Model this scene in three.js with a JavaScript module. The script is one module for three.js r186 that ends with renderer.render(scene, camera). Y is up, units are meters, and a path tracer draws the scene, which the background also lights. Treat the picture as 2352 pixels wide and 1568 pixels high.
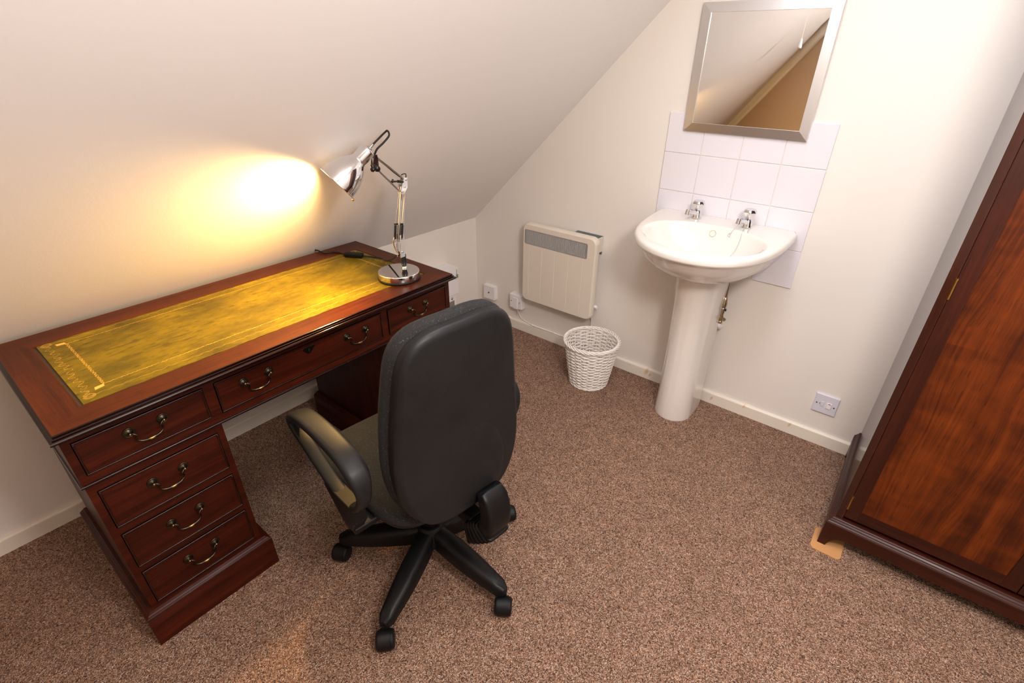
import * as THREE from 'three';
import { RoundedBoxGeometry } from 'three/addons/geometries/RoundedBoxGeometry.js';
import { mergeGeometries, mergeVertices, toCreasedNormals } from 'three/addons/utils/BufferGeometryUtils.js';
import { RectAreaLightUniformsLib } from 'three/addons/lights/RectAreaLightUniformsLib.js';

// ---------------------------------------------------------------- camera, light, exposure
const scene = new THREE.Scene();
scene.background = new THREE.Color(0x000000);
const camera = new THREE.PerspectiveCamera(68.21, 1.5, 0.02, 50);
camera.position.set(1.9814, 1.4354, 2.1321);
camera.rotation.set(-0.516, 0.6735, 0.0102, 'YXZ');
scene.add(camera);
const renderer = new THREE.WebGLRenderer({ antialias: true });
renderer.toneMapping = THREE.LinearToneMapping;
renderer.toneMappingExposure = 1.2;
renderer.shadowMap.enabled = true;
RectAreaLightUniformsLib.init();

const KNEE = 0.6154, PITCH = 0.9831, CEIL = 2.3;          // knee wall height, roof pitch, flat ceiling
const roofY = (x) => KNEE + PITCH * x;
const CEILX = (CEIL - KNEE) / PITCH;

// unseen globe lamp, out of view, placed to light the slope and walls (its shade is built further down)
const GLOBE = [2.25, 1.78, 1.7];
const unseenGlobeLight = new THREE.PointLight(0xfff5f0, 4.1, 0, 2);
unseenGlobeLight.position.set(...GLOBE);
unseenGlobeLight.castShadow = true; unseenGlobeLight.shadow.radius = 7;
unseenGlobeLight.name = 'unseen_globe_light';
scene.add(unseenGlobeLight);
// unseen panel on the upper slope, out of view, placed to light the room (its fitting is built further down)
const PANEL = { x: 1.5, z: 1.2, w: 0.5 }, SN = new THREE.Vector3(PITCH, -1, 0).normalize();
const panelPos = new THREE.Vector3(PANEL.x, roofY(PANEL.x), PANEL.z);
const unseenPanelLight = new THREE.RectAreaLight(0xeef3ff, 15.5, PANEL.w, PANEL.w);
unseenPanelLight.position.copy(panelPos).addScaledVector(SN, 0.04);
unseenPanelLight.lookAt(panelPos.clone().addScaledVector(SN, 2));
unseenPanelLight.castShadow = true; unseenPanelLight.name = 'unseen_panel_light';
scene.add(unseenPanelLight);

// ---------------------------------------------------------------- helpers
let seedState = 1234567;
function seed(n) { seedState = n >>> 0; }
function rnd() { seedState = (seedState + 0x6D2B79F5) >>> 0; let t = seedState; t = Math.imul(t ^ (t >>> 15), t | 1); t ^= t + Math.imul(t ^ (t >>> 7), t | 61); return ((t ^ (t >>> 14)) >>> 0) / 4294967296; }
const clamp = (v, a = 0, b = 1) => Math.min(b, Math.max(a, v));
const lerp = (a, b, t) => a + (b - a) * t;
const V = (x, y, z) => new THREE.Vector3(x, y, z);
function hash2(x, y, s) { let h = Math.imul(x, 374761393) ^ Math.imul(y, 668265263) ^ Math.imul(s, 2246822519); h = Math.imul(h ^ (h >>> 13), 1274126177); return ((h ^ (h >>> 16)) >>> 0) / 4294967296; }
function vnoise(x, y, px, py, s) {   // value noise, repeats every px, py cells
  const xi = Math.floor(x), yi = Math.floor(y), fx = x - xi, fy = y - yi;
  const m = (a, n) => ((a % n) + n) % n;
  const x0 = m(xi, px), x1 = m(xi + 1, px), y0 = m(yi, py), y1 = m(yi + 1, py);
  const u = fx * fx * (3 - 2 * fx), v = fy * fy * (3 - 2 * fy);
  return lerp(lerp(hash2(x0, y0, s), hash2(x1, y0, s), u), lerp(hash2(x0, y1, s), hash2(x1, y1, s), u), v);
}
function dataTex(w, h, fn, srgb = true) {
  const d = new Uint8Array(w * h * 4);
  for (let y = 0; y < h; y++) for (let x = 0; x < w; x++) { const c = fn(x / w, y / h, x, y); const i = (y * w + x) * 4; d[i] = clamp(c[0], 0, 255); d[i + 1] = clamp(c[1], 0, 255); d[i + 2] = clamp(c[2], 0, 255); d[i + 3] = 255; }
  const t = new THREE.DataTexture(d, w, h); t.wrapS = t.wrapT = THREE.RepeatWrapping; t.magFilter = THREE.LinearFilter; t.minFilter = THREE.LinearMipmapLinearFilter; t.generateMipmaps = true;
  if (srgb) t.colorSpace = THREE.SRGBColorSpace; t.needsUpdate = true; return t;
}
function sized(t, mu, mv) { const c = t.clone(); c.repeat.set(1 / mu, 1 / mv); c.needsUpdate = true; return c; }

const used = {};
function numbered(n) { if (!(n in used)) { used[n] = 0; return n; } used[n]++; return n + '_' + String(used[n]).padStart(3, '0'); }
function shadows(o) { o.castShadow = true; o.receiveShadow = true; return o; }
function thing(name, label, category, pos = [0, 0, 0], turn = 0, group) {
  const o = new THREE.Group(); o.name = numbered(name); o.position.set(...pos); o.rotation.y = turn; o.userData = { label, category }; if (group) o.userData.group = group; scene.add(o); return o;
}
function part(name, geo, mat, parent, label) {
  const g = Array.isArray(geo) ? merge(geo) : geo;
  const m = shadows(new THREE.Mesh(g, mat)); m.name = name; if (label) m.userData.label = label; parent.add(m); return m;
}
function sub(name, parent) { const o = new THREE.Group(); o.name = name; parent.add(o); return o; }
function struct(name, geo, mat, parent) { const m = part(name, geo, mat, parent || scene); m.userData.kind = 'structure'; return m; }
function plain(g) {      // non-indexed, only position/normal/uv
  let n = g.index ? g.toNonIndexed() : g;
  for (const k of Object.keys(n.attributes)) if (!['position', 'normal', 'uv'].includes(k)) n.deleteAttribute(k);
  if (!n.attributes.normal) n.computeVertexNormals();
  if (!n.attributes.uv) n.setAttribute('uv', new THREE.BufferAttribute(new Float32Array(n.attributes.position.count * 2), 2));
  n.clearGroups && n.clearGroups();
  return n;
}
function merge(list) { return list.length === 1 ? list[0] : mergeGeometries(list.map(plain)); }
function move(g, x, y, z) { g.translate(x, y, z); return g; }
function box(x0, x1, y0, y1, z0, z1, r = 0) {
  const w = x1 - x0, h = y1 - y0, d = z1 - z0;
  const g = r > 0 ? new RoundedBoxGeometry(w, h, d, 2, Math.min(r, w / 2.01, h / 2.01, d / 2.01)) : new THREE.BoxGeometry(w, h, d);
  return move(g, (x0 + x1) / 2, (y0 + y1) / 2, (z0 + z1) / 2);
}
// uv in metres by dominant normal; grain = axis along which v runs
function uvm(g, grain = 'y', ou = 0, ov = 0) {
  const n = plain(g), p = n.attributes.position, uv = new Float32Array(p.count * 2), a = V(), b = V(), c = V(), e = V(), f = V();
  const ax = { x: 0, y: 1, z: 2 }[grain];
  for (let i = 0; i < p.count; i += 3) {
    a.fromBufferAttribute(p, i); b.fromBufferAttribute(p, i + 1); c.fromBufferAttribute(p, i + 2);
    e.subVectors(b, a); f.subVectors(c, a); e.cross(f);
    const q = [Math.abs(e.x), Math.abs(e.y), Math.abs(e.z)]; const d = q[0] >= q[1] && q[0] >= q[2] ? 0 : q[1] >= q[2] ? 1 : 2;
    let vAx = ax, uAx; if (d === ax) { vAx = (ax + 1) % 3; uAx = (ax + 2) % 3; } else uAx = 3 - d - ax;
    [a, b, c].forEach((t, k) => { const s = [t.x, t.y, t.z]; uv[(i + k) * 2] = s[uAx] + ou; uv[(i + k) * 2 + 1] = s[vAx] + ov; });
  }
  n.setAttribute('uv', new THREE.BufferAttribute(uv, 2)); return n;
}
// surface through rings of equal length
function loft(rings, { closed = true, cap0 = false, cap1 = false, crease = 0 } = {}) {
  const n = rings[0].length, pos = [], idx = [];
  rings.forEach((r) => r.forEach((p) => pos.push(p.x, p.y, p.z)));
  const m = closed ? n : n - 1;
  for (let j = 0; j < rings.length - 1; j++) for (let i = 0; i < m; i++) { const a = j * n + i, b = j * n + (i + 1) % n, c = a + n, d = b + n; idx.push(a, c, b, b, c, d); }
  const cap = (r, base, flip) => { const k = pos.length / 3, cc = V(); r.forEach((p) => cc.add(p)); cc.multiplyScalar(1 / n); pos.push(cc.x, cc.y, cc.z); for (let i = 0; i < n; i++) { const a = base + i, b = base + (i + 1) % n; flip ? idx.push(k, b, a) : idx.push(k, a, b); } };
  if (cap0) cap(rings[0], 0, false); if (cap1) cap(rings[rings.length - 1], (rings.length - 1) * n, true);
  let g = new THREE.BufferGeometry(); g.setAttribute('position', new THREE.Float32BufferAttribute(pos, 3)); g.setIndex(idx);
  if (crease) { g = toCreasedNormals(g, crease); } else g.computeVertexNormals();
  return plain(g);
}
function tube(pts, r, seg = 24, rad = 8, closed = false) { return plain(new THREE.TubeGeometry(new THREE.CatmullRomCurve3(pts.map((p) => (p.isVector3 ? p : V(...p))), closed), seg, r, rad, closed)); }
// tube of changing radius
function taper(pts, rf, seg = 24, rad = 8) {
  const c = new THREE.CatmullRomCurve3(pts.map((p) => V(...p))), fr = c.computeFrenetFrames(seg, false), rings = [];
  for (let i = 0; i <= seg; i++) { const p = c.getPointAt(i / seg), r = rf(i / seg), ring = []; for (let k = 0; k < rad; k++) { const a = -k / rad * Math.PI * 2; ring.push(p.clone().addScaledVector(fr.normals[i], Math.cos(a) * r).addScaledVector(fr.binormals[i], Math.sin(a) * r)); } rings.push(ring); }
  return loft(rings, { cap0: true, cap1: true });
}
function rod(a, b, r, rad = 10, r2 = r) {
  const A = V(...a), B = V(...b), d = B.clone().sub(A), g = new THREE.CylinderGeometry(r2, r, d.length(), rad);
  g.applyQuaternion(new THREE.Quaternion().setFromUnitVectors(V(0, 1, 0), d.clone().normalize())); const m = A.add(B).multiplyScalar(0.5); return plain(move(g, m.x, m.y, m.z));
}
function lathe(pts, seg = 40) { return plain(new THREE.LatheGeometry(pts.map(([r, y]) => new THREE.Vector2(r, y)), seg)); }
function aim(g, origin, dir) { g.applyQuaternion(new THREE.Quaternion().setFromUnitVectors(V(0, 1, 0), V(...dir).normalize())); return move(g, ...origin); }
function extrude(shape, depth, bevel = 0, seg = 2, curve = 12) { return plain(new THREE.ExtrudeGeometry(shape, { depth, bevelEnabled: bevel > 0, bevelThickness: bevel, bevelSize: bevel, bevelSegments: seg, curveSegments: curve })); }
function poly(pts) { const s = new THREE.Shape(); pts.forEach(([x, y], i) => (i ? s.lineTo(x, y) : s.moveTo(x, y))); s.closePath(); return s; }
function rrect(w, h, r) { const s = new THREE.Shape(), x = -w / 2, y = -h / 2; s.moveTo(x + r, y); s.lineTo(x + w - r, y); s.absarc(x + w - r, y + r, r, -Math.PI / 2, 0); s.lineTo(x + w, y + h - r); s.absarc(x + w - r, y + h - r, r, 0, Math.PI / 2); s.lineTo(x + r, y + h); s.absarc(x + r, y + h - r, r, Math.PI / 2, Math.PI); s.lineTo(x, y + r); s.absarc(x + r, y + r, r, Math.PI, Math.PI * 1.5); return s; }

// ---------------------------------------------------------------- textures
// mahogany: straight fine grain, v runs along the grain. tile 0.5 m x 1 m
function woodTex(s, dark, mid, light, mottle) {
  return dataTex(1024, 1024, (u, v) => {
    const warp = (vnoise(u * 6, v * 3, 6, 3, s + 9) - 0.5) * 0.05 + (vnoise(u * 24, v * 8, 24, 8, s + 8) - 0.5) * 0.012;
    const x = u + warp;
    let g = 0.45 * vnoise(x * 22, v * 2, 22, 2, s) + 0.3 * vnoise(x * 90, v * 4, 90, 4, s + 1) + 0.25 * vnoise(x * 300, v * 14, 300, 14, s + 2);
    const fig = vnoise(u * 9 + v * 2, v * 22, 9, 22, s + 3) * 0.6 + vnoise(u * 16, v * 60, 16, 60, s + 4) * 0.4;
    g = clamp(g * (1 - mottle) + fig * mottle); g = clamp((g - 0.5) * 1.7 + 0.5);
    const c = g < 0.5 ? [0, 1, 2].map((k) => lerp(dark[k], mid[k], g * 2)) : [0, 1, 2].map((k) => lerp(mid[k], light[k], g * 2 - 1));
    const pore = vnoise(x * 420, v * 30, 420, 30, s + 5) > 0.83 ? 0.8 : 1;
    return c.map((k) => k * pore);
  });
}
const woodDesk = woodTex(11, [38, 9, 3], [57, 16, 5], [76, 26, 8], 0.12);
const woodTop = woodTex(31, [54, 21, 7], [74, 31, 10], [94, 43, 15], 0.15);
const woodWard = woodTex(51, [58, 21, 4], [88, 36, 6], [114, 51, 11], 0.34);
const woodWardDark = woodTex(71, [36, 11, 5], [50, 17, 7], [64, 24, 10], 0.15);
const CARPET = 0.72;
const [carpetCol, carpetBump] = (() => {
  const N = 2048, col = new Float32Array(N * N * 3), hgt = new Float32Array(N * N);
  for (let i = 0; i < N * N; i++) { col[i * 3] = 70; col[i * 3 + 1] = 46; col[i * 3 + 2] = 36; }
  seed(77);
  const pal = [[164, 120, 94], [178, 136, 110], [190, 150, 124], [150, 108, 82], [206, 174, 152], [224, 200, 182], [120, 83, 62], [182, 138, 108], [138, 98, 74]];
  for (let k = 0; k < 150000; k++) {
    const cx = rnd() * N, cy = rnd() * N, ang = rnd() * Math.PI, L = 4 + rnd() * 7, W = 2 + rnd() * 1.8, c = pal[Math.floor(rnd() * pal.length)], z = 0.35 + rnd() * 0.65, ca = Math.cos(ang), sa = Math.sin(ang), b = Math.ceil(L);
    const tone = 0.9 + 0.1 * vnoise(cx / N * 24, cy / N * 24, 24, 24, 5) + 0.1 * vnoise(cx / N * 90, cy / N * 90, 90, 90, 6);
    for (let dy = -b; dy <= b; dy++) for (let dx = -b; dx <= b; dx++) {
      const a = (dx * ca + dy * sa) / L, e = (-dx * sa + dy * ca) / W, q = a * a + e * e; if (q >= 1) continue;
      const h = z * Math.sqrt(1 - q), x = (Math.floor(cx) + dx + N) % N, y = (Math.floor(cy) + dy + N) % N, i = y * N + x;
      if (h > hgt[i]) { hgt[i] = h; const tw = 0.95 + 0.1 * Math.sin(a * 9 + e * 3); for (let m = 0; m < 3; m++) col[i * 3 + m] = c[m] * tone * tw; }
    }
  }
  return [dataTex(N, N, (u, v, x, y) => { const i = (y * N + x) * 3; return [col[i], col[i + 1], col[i + 2]]; }), dataTex(N, N, (u, v, x, y) => { const h = hgt[y * N + x] * 255; return [h, h, h]; }, false)];
})();
const plasterBump = dataTex(512, 512, (u, v) => { const h = 110 * vnoise(u * 90, v * 90, 90, 90, 3) + 90 * vnoise(u * 200, v * 200, 200, 200, 4) + 50 * vnoise(u * 12, v * 12, 12, 12, 6); return [h, h, h]; }, false);
const fabricTex = dataTex(1024, 1024, (u, v, x, y) => {
  const cx = Math.floor(x / 4), cy = Math.floor(y / 4), wv = ((cx + cy) & 1) ? 0.8 : 1.15, h = hash2(cx, cy, 5), n = vnoise(u * 8, v * 8, 8, 8, 2);
  const k = h > 0.985 ? 84 : h > 0.95 ? 48 : 19 + h * 14; const q = k * wv * (0.9 + 0.2 * n); return [q, q, q * 1.02];
});
const fabricBump = dataTex(512, 512, (u, v, x, y) => { const k = (Math.sin(x / 4 * Math.PI) * Math.sin(y / 4 * Math.PI) * 0.5 + 0.5) * 255; return [k, k, k]; }, false);
const grainBump = dataTex(512, 512, (u, v) => { const h = 255 * (0.5 * vnoise(u * 128, v * 128, 128, 128, 21) + 0.5 * vnoise(u * 230, v * 230, 230, 230, 22)); return [h, h, h]; }, false);
const plasticTex = dataTex(1024, 1024, (u, v, x, y) => { const n = vnoise(u * 10, v * 10, 10, 10, 8), f = vnoise(u * 60, v * 60, 60, 60, 9), d = hash2(Math.floor(x / 2), Math.floor(y / 2), 3) > 0.9999 ? 90 : 0; const k = 25 + 5 * n + 3 * f + d; return [k, k, k * 1.02]; });

// ---------------------------------------------------------------- materials
const std = (o) => new THREE.MeshStandardMaterial(o), phy = (o) => new THREE.MeshPhysicalMaterial(o);
const M = {
  wall: std({ color: 0xebe5dd, roughness: 0.62, bumpMap: sized(plasterBump, 0.5, 0.5), bumpScale: 0.00012 }),
  slope: std({ color: 0xefece9, roughness: 0.7, bumpMap: sized(plasterBump, 0.5, 0.5), bumpScale: 0.00012 }),
  ceiling: std({ color: 0xf1efec, roughness: 0.8 }),
  gloss: std({ color: 0xece4d6, roughness: 0.3 }),
  carpet: std({ map: sized(carpetCol, CARPET, CARPET), bumpMap: sized(carpetBump, CARPET, CARPET), bumpScale: 0.005, roughness: 1 }),
  desk: phy({ map: sized(woodDesk, 0.5, 1), roughness: 0.4, specularIntensity: 0.45 }),
  deskTop: phy({ map: sized(woodTop, 0.5, 1), roughness: 0.3, specularIntensity: 0.28 }),
  deskEdge: phy({ color: 0x1e0906, roughness: 0.17, specularIntensity: 1 }),
  deskGap: std({ color: 0x3d2c16, roughness: 0.7 }),
  ward: phy({ map: sized(woodWard, 0.5, 1), roughness: 0.42, specularIntensity: 0.5 }),
  wardDark: phy({ map: sized(woodWardDark, 0.5, 1), roughness: 0.34, specularIntensity: 0.75 }),
  wardSide: phy({ map: sized(woodWardDark, 0.5, 1), roughness: 0.16, specularIntensity: 1, ior: 1.6 }),
  brass: std({ color: 0xb9904e, roughness: 0.3, metalness: 1 }),
  antique: std({ color: 0x4a4338, roughness: 0.32, metalness: 1 }),
  antiqueWorn: std({ color: 0xa08350, roughness: 0.3, metalness: 1 }),
  chrome: std({ color: 0xe6e6e8, roughness: 0.07, metalness: 1 }),
  chromeSoft: std({ color: 0xcfd0d2, roughness: 0.22, metalness: 1 }),
  alu: std({ color: 0xdedede, roughness: 0.32, metalness: 1 }),
  rubber: std({ color: 0x0d0d0e, roughness: 0.6 }),
  blackGloss: std({ color: 0x101012, roughness: 0.3 }),
  plastic: phy({ map: sized(plasticTex, 0.4, 0.4), bumpMap: sized(grainBump, 0.1, 0.1), bumpScale: 0.00012, roughness: 0.42, specularIntensity: 0.45 }),
  plasticDark: phy({ color: 0x0e0e0f, bumpMap: sized(grainBump, 0.1, 0.1), bumpScale: 0.0001, roughness: 0.42, specularIntensity: 0.5 }),
  fabric: std({ map: sized(fabricTex, 0.3, 0.3), bumpMap: sized(fabricBump, 0.18, 0.18), bumpScale: 0.0008, roughness: 0.95 }),
  ceramic: phy({ color: 0xe9e4dd, roughness: 0.12, clearcoat: 0.8, clearcoatRoughness: 0.05 }),
  tile: phy({ color: 0xe6e4ea, roughness: 0.16, clearcoat: 0.5, clearcoatRoughness: 0.08 }),
  grout: std({ color: 0xe3dbcf, roughness: 0.9 }),
  overflow: std({ color: 0xd6cab0, roughness: 0.4 }),
  mirror: std({ color: 0xf2f2f0, roughness: 0.0, metalness: 1 }),
  heater: std({ color: 0xe2d9cb, roughness: 0.42 }),
  heaterGrey: std({ color: 0xa5a3a1, roughness: 0.4, metalness: 0.3 }),
  heaterSlat: std({ color: 0xbdbab7, roughness: 0.4 }),
  zinc: std({ color: 0x9fa8aa, roughness: 0.4, metalness: 0.8 }),
  white: std({ color: 0xefedee, roughness: 0.3 }),
  greyWhite: std({ color: 0xdcdbe6, roughness: 0.32 }),
  slot: std({ color: 0x1a1a1a, roughness: 0.6 }),
  red: std({ color: 0xc03038, roughness: 0.4 }),
  label: std({ color: 0x83807a, roughness: 0.5 }),
  wicker: std({ color: 0xf2ece6, roughness: 0.5 }),
  felt: std({ color: 0xbd8a58, roughness: 0.95 }),
  blueTag: std({ color: 0x0c2a55, roughness: 0.4 }),
  greenWire: std({ color: 0x1d7a2c, roughness: 0.5 }),
  yellowWire: std({ color: 0xd9b528, roughness: 0.5 }),
  nickel: std({ color: 0xb7a98f, roughness: 0.28, metalness: 1 }),
  partition: std({ color: 0xc4a98c, roughness: 0.6 }),
  cord: std({ color: 0xf0e9e0, roughness: 0.5 }),
};

// ---------------------------------------------------------------- room shell
const ZEND = 4.2, XEND = 3.3;
struct('floor', uvm(box(-0.1, XEND + 0.1, -0.1, 0, -0.1, ZEND + 0.1), 'z'), M.carpet);
struct('wall_far', uvm(box(-0.1, XEND + 0.1, 0, CEIL + 0.1, -0.12, 0)), M.wall);
struct('wall_left', uvm(box(-0.12, 0, 0, KNEE, 0, ZEND)), M.wall);
struct('wall_right', uvm(box(XEND, XEND + 0.12, 0, CEIL, 0, ZEND)), M.wall);
struct('wall_near', uvm(box(-0.1, XEND + 0.1, 0, CEIL + 0.1, ZEND, ZEND + 0.12)), M.wall);
{
  const s = poly([[0, KNEE], [CEILX, CEIL], [CEILX, CEIL + 0.15], [-0.12, KNEE + 0.05], [-0.12, KNEE]]);
  struct('ceiling_slope', uvm(extrude(s, ZEND)), M.slope);
}
struct('ceiling', uvm(box(CEILX, XEND + 0.1, CEIL, CEIL + 0.12, 0, ZEND)), M.ceiling);
{ // partition behind the camera, seen in the mirror: runs obliquely under the slope
  const pl = poly([[0, -3.82], [1.12, -2.54], [1.12, -ZEND], [0, -ZEND]]);
  const g = extrude(pl, 1); g.rotateX(-Math.PI / 2);
  const p = g.attributes.position; for (let i = 0; i < p.count; i++) if (p.getY(i) > 0.5) p.setY(i, roofY(p.getX(i)) + 0.01);
  g.computeVertexNormals(); const w = struct('wall_partition', uvm(g), M.partition);
  // raking trim where partition meets the slope
  const A = V(0.02, roofY(0.02), 3.797), B = V(1.12, roofY(1.12), 2.54), along = B.clone().sub(A).normalize(), out = V(-1.28, 0, -1.12).normalize(), down = V().crossVectors(along, out).normalize(); if (down.y > 0) down.negate();
  const ring = (P) => [[0, 0], [0, 0.022], [0.075, 0.022], [0.085, 0.012], [0.085, 0]].map(([d, o]) => P.clone().addScaledVector(down, d).addScaledVector(out, o));
  struct('trim_1', loft([ring(A), ring(B)], { cap0: true, cap1: true, crease: 0.4 }), M.gloss);
}
{ // baseboards with rounded top edge
  const H = 0.059, T = 0.014, s = new THREE.Shape(); s.moveTo(0, 0); s.lineTo(T, 0); s.lineTo(T, H - 0.01); s.quadraticCurveTo(T, H - 0.003, T - 0.006, H - 0.001); s.lineTo(0, H); s.closePath();
  const f = plain(extrude(s, XEND)), fp = f.attributes.position; for (let i = 0; i < fp.count; i++) { const x = fp.getX(i), z = fp.getZ(i); fp.setXYZ(i, z, fp.getY(i), x); }
  for (let i = 0; i < fp.count; i += 3) { const a = [fp.getX(i + 1), fp.getY(i + 1), fp.getZ(i + 1)]; fp.setXYZ(i + 1, fp.getX(i + 2), fp.getY(i + 2), fp.getZ(i + 2)); fp.setXYZ(i + 2, ...a); }
  f.computeVertexNormals();
  // painted skirting with a few knots that bleed through the paint
  const cv = document.createElement('canvas'); cv.width = 2048; cv.height = 48; const g = cv.getContext('2d'); g.fillStyle = '#ece4d6'; g.fillRect(0, 0, 2048, 48);
  for (const [x, y, r] of [[1.505, 0.03, 0.006], [1.65, 0.05, 0.005], [1.845, 0.045, 0.006], [1.17, 0.042, 0.011], [1.19, 0.03, 0.006]]) { const px = x / XEND * 2048, py = 48 - y / 0.06 * 48, rr = r / XEND * 2048; for (let k = 0; k < 9; k++) { g.fillStyle = 'rgba(196,150,96,0.09)'; g.beginPath(); g.ellipse(px + Math.sin(k * 2.3) * rr * 0.2, py + Math.cos(k * 1.7) * rr * 0.8, rr * (0.35 + k * 0.08), rr * 2.6 * (0.35 + k * 0.08), 0.3, 0, Math.PI * 2); g.fill(); } }
  const tx = new THREE.CanvasTexture(cv); tx.colorSpace = THREE.SRGBColorSpace; const uv = new Float32Array(fp.count * 2); for (let i = 0; i < fp.count; i++) { uv[i * 2] = fp.getX(i) / XEND; uv[i * 2 + 1] = fp.getY(i) / 0.06; } f.setAttribute('uv', new THREE.BufferAttribute(uv, 2));
  struct('baseboard_far', f, std({ map: tx, roughness: 0.3 }));
  const l = extrude(s, 3.7); struct('baseboard_left', move(l, 0, 0, 0.014), M.gloss);
}

// ---------------------------------------------------------------- unseen globe lamp (out of view, lights the slope and walls)
{
  const t = thing('unseen_globe_lamp', 'unseen white globe lamp, out of view, placed to light the slope and walls', 'pendant light', [GLOBE[0], GLOBE[1], GLOBE[2]]);
  part('globe_shade', new THREE.SphereGeometry(0.15, 40, 28), std({ color: 0xffffff, emissive: 0xfff5ec, emissiveIntensity: 2, roughness: 0.8 }), t);
  part('flex', rod([0, 0.15, 0], [0, CEIL - GLOBE[1] - 0.02, 0], 0.003), M.cord, t);
  part('ceiling_rose', move(lathe([[0, 0], [0.015, 0], [0.045, 0.012], [0.047, 0.02], [0, 0.02]], 28), 0, CEIL - GLOBE[1] - 0.02, 0), M.white, t);
}
{ // unseen panel placed on the slope to light the room: local y is the slope's normal into the room
  const t = thing('unseen_light_panel', 'unseen square panel on the upper slope, out of view, placed to light the room', 'light panel', panelPos.toArray());
  t.quaternion.setFromUnitVectors(V(0, 1, 0), SN); const h = PANEL.w / 2;
  part('frame', [box(-h - 0.02, h + 0.02, 0, 0.034, -h - 0.02, -h), box(-h - 0.02, h + 0.02, 0, 0.034, h, h + 0.02), box(-h - 0.02, -h, 0, 0.034, -h, h), box(h, h + 0.02, 0, 0.034, -h, h)], M.white, t);
  part('diffuser', box(-h, h, 0.006, 0.03, -h, h), std({ color: 0xffffff, emissive: 0xeef3ff, emissiveIntensity: 2, roughness: 0.6 }), t);
}
{ // pull cord switch hanging from the slope, seen in the mirror
  const x = 1.068, z = 1.975, y = roofY(x);
  const t = thing('pull_cord_switch', 'white pull cord with toggle, seen reflected in the mirror', 'pull switch', [x, 0, z]);
  part('cord', rod([0, 1.53, 0], [0, y, 0], 0.0016, 6), M.cord, t);
  part('toggle', move(lathe([[0, 0], [0.012, 0.001], [0.012, 0.01], [0.007, 0.05], [0.004, 0.055], [0, 0.056]], 16), 0, 1.49, 0), M.white, t);
}

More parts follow.
